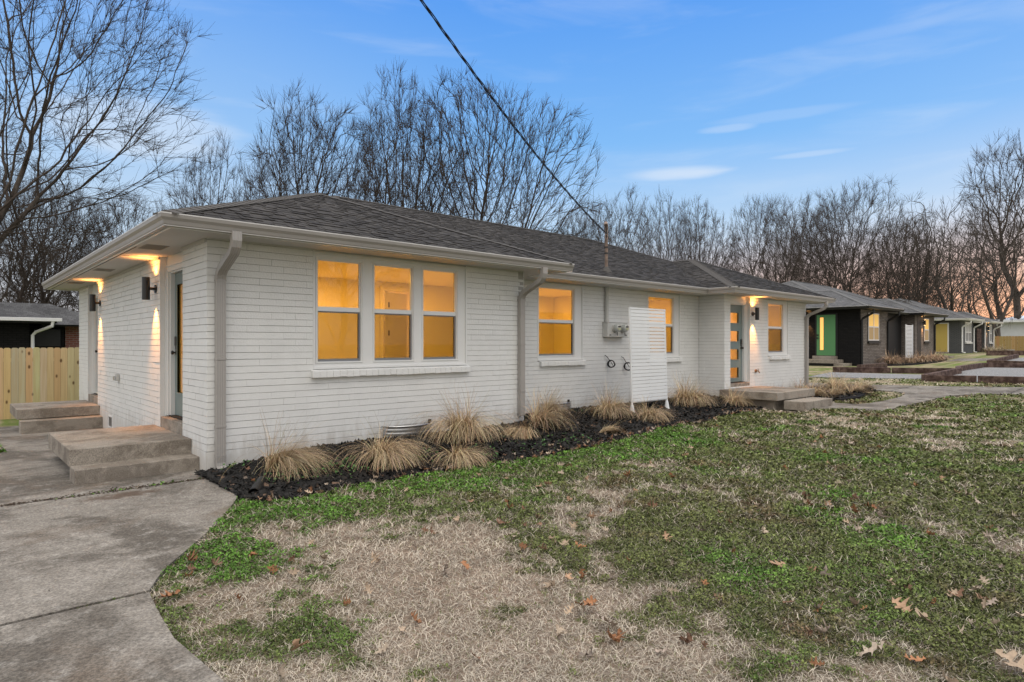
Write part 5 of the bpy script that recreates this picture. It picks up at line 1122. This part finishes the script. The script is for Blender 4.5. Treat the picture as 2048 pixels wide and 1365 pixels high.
# left neighbour behind the pine fence
t=thing('dark_house','dark brick house with grey hip roof and white gutter behind the pine fence','house',(-3,20,-.4))
mb=MB(); mb.box(-14,-.18,18.0,27,-.8,2.22); mb.build('front_wing',M['blackbrick'],t)
mb=MB(); mb.box(-.179,.9,19.2,27,-.8,2.15); mb.build('side_wing',M['blackbrick'],t)
mb=MB(); mb.box(.93,1.9,19.19,27,-.8,2.15); mb.build('red_brick_wall',M['redbrick'],t)
mb=MB(); mb.box(-14,.50,17.45,18.5,2.22,2.27); mb.box(.2,2.4,18.6,20,2.15,2.2); mb.build('soffit',M['blacktrim'],t)
def hip(mb,x0,x1,y0,y1,z,p,tabs=False):
    h=min(x1-x0,y1-y0)/2
    if x1-x0>=y1-y0: A=(x0+h,(y0+y1)/2);B=(x1-h,(y0+y1)/2); fs=[([(x0,y0),(x1,y0),B,A],(x0,y0),(1,0)),([(x1,y0),(x1,y1),B],(x1,y0),(0,1)),([(x1,y1),(x0,y1),A,B],(x1,y1),(-1,0)),([(x0,y1),(x0,y0),A],(x0,y1),(0,-1))]
    else: A=((x0+x1)/2,y0+h);B=((x0+x1)/2,y1-h); fs=[([(x0,y0),(x1,y0),A],(x0,y0),(1,0)),([(x1,y0),(x1,y1),B,A],(x1,y0),(0,1)),([(x1,y1),(x0,y1),B],(x1,y1),(-1,0)),([(x0,y1),(x0,y0),A,B],(x0,y1),(0,-1))]
    for P_,e,u in fs: roofplane(mb,P_,e,u,z,p,tabs=tabs)
    return A,B
mb=MB(); hip(mb,-14,2.5,18.5,22.3,2.2,.42); mb.build('roof',M['roof2'],t,uv=True)
mb=MB(); hip(mb,-6.5,.58,17.40,21.6,2.33,.38); mb.build('wing_roof',M['roof2'],t,uv=True)
mb=MB(); mb.box(-14,.62,17.30,17.41,2.27,2.38); mb.build('gutter',M['fgutter'],t,bevel=.01)
mb=MB(); mb.tube([(.38,17.36,2.28),(.36,17.38,2.12),(-.02,17.88,1.93),(-.10,17.93,1.82),(-.10,17.93,-.4)],.05,10); mb.build('downspout',M['fgutter'],t)
mb=MB(); mb.box(-1.22,-1.12,17.93,17.995,-.5,2.2); mb.build('corner_trim',M['trim'],t)
mb=MB(); mb.box(.05,.78,19.12,19.199,1.45,2.05); mb.build('window',M['black'],t)
# ------------------------------------------------------------------ trees
def tub(P,Rr,ns):
    if not len(P): return np.zeros((0,3)),np.zeros((0,4),int)
    n,k=P.shape[:2]; T=np.zeros_like(P); T[:,:-1]=P[:,1:]-P[:,:-1]; T[:,-1]=T[:,-2]; T[:,1:-1]=(T[:,1:-1]+P[:,1:-1]-P[:,:-2])*.5; T/=np.linalg.norm(T,axis=2,keepdims=True)+1e-9
    ref=np.where(np.abs(T[:,:1,2:3])>.9,np.array([[[1.,0,0]]]),np.array([[[0,0,1.]]])); A=np.cross(T,np.broadcast_to(ref,T.shape)); A/=np.linalg.norm(A,axis=2,keepdims=True)+1e-9; B=np.cross(T,A)
    th=np.arange(ns)*2*np.pi/ns; V=P[:,:,None]+(A[:,:,None]*np.cos(th)[None,None,:,None]+B[:,:,None]*np.sin(th)[None,None,:,None])*Rr[:,:,None,None]
    idx=np.arange(n*k*ns).reshape(n,k,ns); nx=np.roll(idx,-1,2); F=np.stack([idx[:,:-1],nx[:,:-1],nx[:,1:],idx[:,1:]],-1).reshape(-1,4)
    return V.reshape(-1,3),F
def joinmesh(parts):
    V=[];F=[];o_=0
    for v,f in parts:
        if len(v): V.append(v);F.append(f+o_);o_+=len(v)
    return np.concatenate(V),np.concatenate(F)
PROTO={}
def colon(seed,cen,rad,th,na=1500,step=.30,di=3.2,dk=.44,inert=.75,noise=.22,trop=.02,rtip=.0072,expo=2.15,twigs=3.2,twl=(.35,.9),fork=3,zmin=None,lean=(0,0),rcap=None,dens=2.6):
    """bare tree grown towards points spread through its crown"""
    r=np.random.RandomState(seed); cen=np.array(cen,float); rad=np.array(rad,float)
    na=int(na*dens); q=r.randn(na*3,3); q/=np.linalg.norm(q,axis=1,keepdims=True); q*=(r.rand(len(q),1)**.42)
    # uneven outline
    lob=1+.20*np.sin(q[:,0]*3.1+seed)+.16*np.cos(q[:,1]*4.3+seed*1.7)*np.sin(q[:,2]*3.7+seed*.6); A=cen+q*rad*lob[:,None]*.93
    A=A[A[:,2]>(zmin or th*.9)][:na]
    nodes=[];par=[]; z=-.4; p=np.array([0,0,-.4])
    while p[2]<th: nodes.append(p.copy()); par.append(len(nodes)-2); p=p+np.array([lean[0]+r.randn()*.03,lean[1]+r.randn()*.03,1.])*step
    dirs=[np.array([0,0,1.])]*len(nodes); top=len(nodes)-1
    for k in range(fork):   # first limbs
        az=k*6.283/fork+r.rand()*.9; sl_=.32+.55*(k/(fork-1) if fork>1 else .5)*(.8+.4*r.rand()); d=np.array([math.cos(az)*sl_*rad[0]/4.+lean[0]*.6,math.sin(az)*sl_*rad[1]/4.,1.]); d/=np.linalg.norm(d); last=top-(k%3)
        for j in range(int(rad[2]*.85/step*(.7+.3*r.rand()))):
            d=d+r.randn(3)*.07+np.array([0,0,.015]); d/=np.linalg.norm(d)
            nodes.append(nodes[last]+d*step); par.append(last); dirs.append(d); last=len(nodes)-1
    Nd=np.array(nodes); D=np.array(dirs); nch=np.zeros(len(Nd),int)
    dist=np.full(len(A),1e9); near=np.zeros(len(A),int)
    def upd(i0):
        nonlocal dist,near
        for c0 in range(i0,len(Nd),400):
            B=Nd[c0:c0+400]; dd=np.linalg.norm(A[:,None]-B[None],axis=2); j=dd.argmin(1); m=dd[np.arange(len(A)),j]; k=m<dist; dist=np.where(k,m,dist); near=np.where(k,j+c0,near)
    upd(0)
    for it in range(150):
        keep=dist>dk; A=A[keep];dist=dist[keep];near=near[keep]
        if len(A)==0: break
        act=dist<max(di,dist.min()+.5)
        S=np.zeros_like(Nd); v=(A-Nd[near]); v/=np.linalg.norm(v,axis=1,keepdims=True); np.add.at(S,near[act],v[act])
        ids=np.nonzero((np.abs(S).sum(1)>0)&(nch<4))[0]
        if len(ids)==0: break
        g=S[ids]; g/=np.linalg.norm(g,axis=1,keepdims=True)+1e-9; rad_=Nd[ids]-np.array([lean[0]*th*.3/step,0,th*.8]); rad_/=np.linalg.norm(rad_,axis=1,keepdims=True)+1e-6; g=g+rad_*.8+D[ids]*inert*np.where(nch[ids]==0,1.,.25)[:,None]+r.randn(len(ids),3)*noise+np.array([0,0,trop]); g/=np.linalg.norm(g,axis=1,keepdims=True)
        new=Nd[ids]+g*step*(.8+.4*r.rand(len(ids),1)); i0=len(Nd); nch[ids]+=1
        Nd=np.concatenate([Nd,new]); D=np.concatenate([D,g]); par+=list(ids); nch=np.concatenate([nch,np.zeros(len(ids),int)])
        old=dist.copy(); upd(i0)
        if len(Nd)>7000: break
    n=len(Nd); par=np.array(par); acc=np.zeros(n); cc=np.zeros(n,int)
    for i in range(1,n): cc[par[i]]+=1
    rr=np.zeros(n)
    for i in range(n-1,0,-1):
        rr[i]=max(rtip,acc[i]**(1/expo)); acc[par[i]]+=rr[i]**expo
    rr[0]=acc[0]**(1/expo)*1.05
    R0=rcap or .0145*(cen[2]+rad[2]); rr=rtip+(rr-rtip)*(R0-rtip)/(rr[0]-rtip)
    I=np.arange(1,n); pr=par[I]; P=np.stack([Nd[pr]-(Nd[I]-Nd[pr])*.05,Nd[I]],1); Rr=np.stack([np.minimum(rr[pr],rr[I]*1.25),rr[I]],1)
    def mk(m,ns): return tub(P[m],Rr[m],ns)
    big=rr[I]>.055; mid=(rr[I]<=.055)&(rr[I]>.02); sm=rr[I]<=.02
    # twigs
    src=np.nonzero(rr<.017)[0]; k=np.concatenate([np.repeat(src,int(twigs)),src[r.rand(len(src))<twigs%1],np.repeat(np.nonzero(cc==0)[0],3)]); m=len(k)
    out=(Nd[k]-cen)/rad; out/=np.linalg.norm(out,axis=1,keepdims=True)+1e-6; d=D[k]+r.randn(m,3)*.48+out*.35+np.array([0,0,.25]); d/=np.linalg.norm(d,axis=1,keepdims=True)
    L_=(twl[0]+(twl[1]-twl[0])*r.rand(m))[:,None]; T=[Nd[k]+0*d]; 
    for j in range(3): T.append(T[-1]+d*L_/3); d=d+r.randn(m,3)*.13+np.array([0,0,.07]); d/=np.linalg.norm(d,axis=1,keepdims=True)
    T=np.stack(T,1); TR_=np.stack([np.full(m,rtip),np.full(m,rtip*.85),np.full(m,rtip*.7),np.full(m,rtip*.45)],1)
    return mk(big,9),joinmesh([mk(mid,5),mk(sm,3),tub(T,TR_,3)])
def tree(key,x,y,lab,rz=0.,s=1.,group='bare winter trees behind the houses',z=None,sz=None,name='bare_tree',far=False):
    (tv,tf),(cv,cf),cache=PROTO[key]; zb=float(gz(x,y)) if z is None else z
    t=thing(name,lab,'tree',(x,y,zb),group)
    if 'trunk' not in cache:
        a=npmesh('trunk',tv,tf,M['bark'],smooth=True); b=npmesh('crown',cv,cf,M['twig']); cache['trunk']=a;cache['crown']=b
    else:
        a=cache['trunk'].copy(); b=cache['crown'].copy(); C.objects.link(a); C.objects.link(b)
    for q in (a,b): q.parent=t; q.matrix_parent_inverse=Matrix.Identity(4); q.location=(0,0,0)
    t.rotation_euler=(0,0,rz); t.scale=(s,s,sz or s)
def fproto(key,seed,**kw):
    t_,c_=colon(seed,**kw); PROTO[key]=(t_,c_,{})
fproto('round',12,cen=(0,0,8.4),rad=(4,4,5.7),th=1.9,na=1500)
fproto('round2',19,cen=(.2,.2,8.6),rad=(3.8,3.8,5.6),th=1.6,na=1400,fork=2)
fproto('fan',23,cen=(1.0,0,8.2),rad=(3.7,3.7,5.9),th=1.7,na=1700,fork=4,lean=(.10,0))
fproto('tall',41,cen=(0,0,8.2),rad=(2.6,2.6,5.6),th=2.4,na=1100)
fproto('crook',37,cen=(.3,0,7.),rad=(3.8,3.8,4.8),th=2.0,na=1200,noise=.42,inert=.5,rtip=.0064)
fproto('crook2',38,cen=(-.3,.2,7.),rad=(3.3,3.3,4.6),th=2.2,na=1000,noise=.45,inert=.5,rtip=.0064,fork=2)
fproto('oak',33,cen=(0,0,7.4),rad=(4.6,4.6,5.0),th=2.4,na=1500,noise=.34,inert=.6,rtip=.0068,expo=2.2)
fproto('left',53,cen=(2.9,0,11.),rad=(6.9,5.2,7.8),th=2.6,na=2300,step=.36,dk=.52,noise=.2,fork=5,lean=(.16,0),zmin=4.2,rtip=.0054,expo=2.2,trop=.02,rcap=.19,dens=1.8)
fproto('bigfar',61,cen=(0,0,17.),rad=(7.4,7,10.5),th=7.,na=1300,step=.6,di=6,dk=.85,rtip=.014,twl=(.8,1.8),fork=2,zmin=8.5)
fproto('archfar',67,cen=(4.2,0,11.5),rad=(5,5,5.5),th=6.,na=800,step=.55,di=6,dk=.85,rtip=.013,twl=(.6,1.5),fork=2,lean=(.16,0),zmin=7.)
def at(px,d):
    r_=(px-1024)/1252.73*d; return (-2.3075+.7396*r_+.673*d,-7.8647-.673*r_+.7396*d)
TR=[ # proto, px (bearing), distance, rot, scale, height scale, label
 ('round',622,27,.6,.80,.92,'broad bare tree rising behind the left end of the roof'),
 ('tall',745,32,1.9,.85,.92,'slender bare tree in the dip between the two broad crowns'),
 ('round2',848,28,2.6,.74,.93,'rounded bare tree behind the middle of the roof, left of the fan shaped one'),
 ('fan',958,27,-.74,.96,.97,'fan shaped bare tree, the tallest behind the white house roof'),
 ('round2',400,30,.3,.56,.80,'low rounded bare tree just left of the roof peak'),
 ('tall',525,31,2.2,.78,.80,'bare tree in the gap left of the broad one behind the roof peak'),
 ('crook2',1255,37,1.2,.72,.86,'crooked bare tree right behind the service mast'),
 ('crook',1165,39,.2,.62,.86,'crooked bare tree left of the service mast'),
 ('crook',1345,41,3.0,.66,.90,'bare tree with dark trunk above the right part of the white roof'),
 ('round2',1425,43,2.1,.66,.74,'bare tree above the roof wing with the front door'),
 ('oak',1530,45,1.4,.70,.90,'bare tree behind the far end of the white house'),
 ('crook2',1600,51,.8,1.0,1.05,'crooked bare tree between white and black houses'),
 ('oak',1700,47,.1,.84,1.0,'large wide bare tree standing behind the black brick house'),
 ('round',1640,59,4.1,.92,.98,'bare tree partly hidden behind the large wide one'),
 ('oak',1800,60,1.1,.86,1.0,'bare tree above the joint between black and slate grey houses'),
 ('archfar',2010,78,2.4,1.,1.,'arched leaning bare tree near the right edge'),
 ('bigfar',2035,80,.4,1.,1.05,'tallest bare tree at the right edge, rising over the cedar fence'),
 ('left',-150,20,-.74,1.,1.02,'huge bare tree at the left edge with long ascending limbs'),
 ('crook',25,27,1.0,.80,.86,'dark bare tree behind the left neighbour roof at the picture edge'),
 ('crook2',130,30,2.8,.82,.84,'bare tree behind the left neighbour roof, middle of three'),
 ('oak',240,32,.9,.60,.74,'bare tree behind the left neighbour roof, nearest the white house'),
]
for (k_,x_,y_,s_,lb_) in (('round2',13.5,-23,.95,'rounded bare tree across the lawn, opposite the triple window'),('oak',5.5,-27,1.1,'wide bare tree across the lawn, opposite the driveway')): tree(k_,x_,y_,lb_,1.3,s_,z=0.,group='bare trees across the lawn')
for k,px,d,rz,s_,hs,lb in TR:
    x,y=at(px,d); tree(k,x,y,lb,rz,s_,sz=hs)
# far woodland: many small bare trees reading as one mass
def woods(name,lab,specs,seed):
    V=[];F=[];o_=0; rg=random.Random(seed)
    pr=[]
    for i in range(4):
        a_,b_=colon(seed*10+i,cen=(0,0,7.2),rad=(3.4,3.4,5.2),th=2.2,na=520,step=.45,di=4,dk=.70,dens=2.,noise=.3,inert=.6,rtip=.011,twigs=1.4,twl=(.4,1.1),fork=2+i%2); pr.append(joinmesh([a_,b_]))
    for (px,d,s_) in specs:
        x,y=at(px,d); v,f=pr[rg.randrange(4)]; a=rg.random()*6.28; c_,n_=math.cos(a),math.sin(a)
        w_=np.stack([(v[:,0]*c_-v[:,1]*n_)*s_+x,(v[:,0]*n_+v[:,1]*c_)*s_+y,v[:,2]*s_+float(gz(x,y))],-1); V.append(w_);F.append(f+o_);o_+=len(w_)
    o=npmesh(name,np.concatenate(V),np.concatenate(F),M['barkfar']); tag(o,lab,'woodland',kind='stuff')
rg=random.Random(8)
woods('bare_woodland','distant bare woodland massed behind the row of houses',[(1200+k*52+rg.uniform(-22,22),rg.uniform(58,85),rg.uniform(.72,.95)*(1.15 if 1770<1200+k*52<2100 else 1.0)) for k in range(15)]+[(1770+rg.random()*260,rg.uniform(60,80),rg.uniform(1.0,1.3)) for k in range(9)],3)
woods('bare_woodland','distant bare woodland massed behind the left neighbour house',[(-40+k*48+rg.uniform(-18,18),rg.uniform(42,58),rg.uniform(.7,1.0)) for k in range(8)]+[(400+k*70+rg.uniform(-18,18),rg.uniform(48,62),rg.uniform(.5,.66)) for k in range(11)],4)
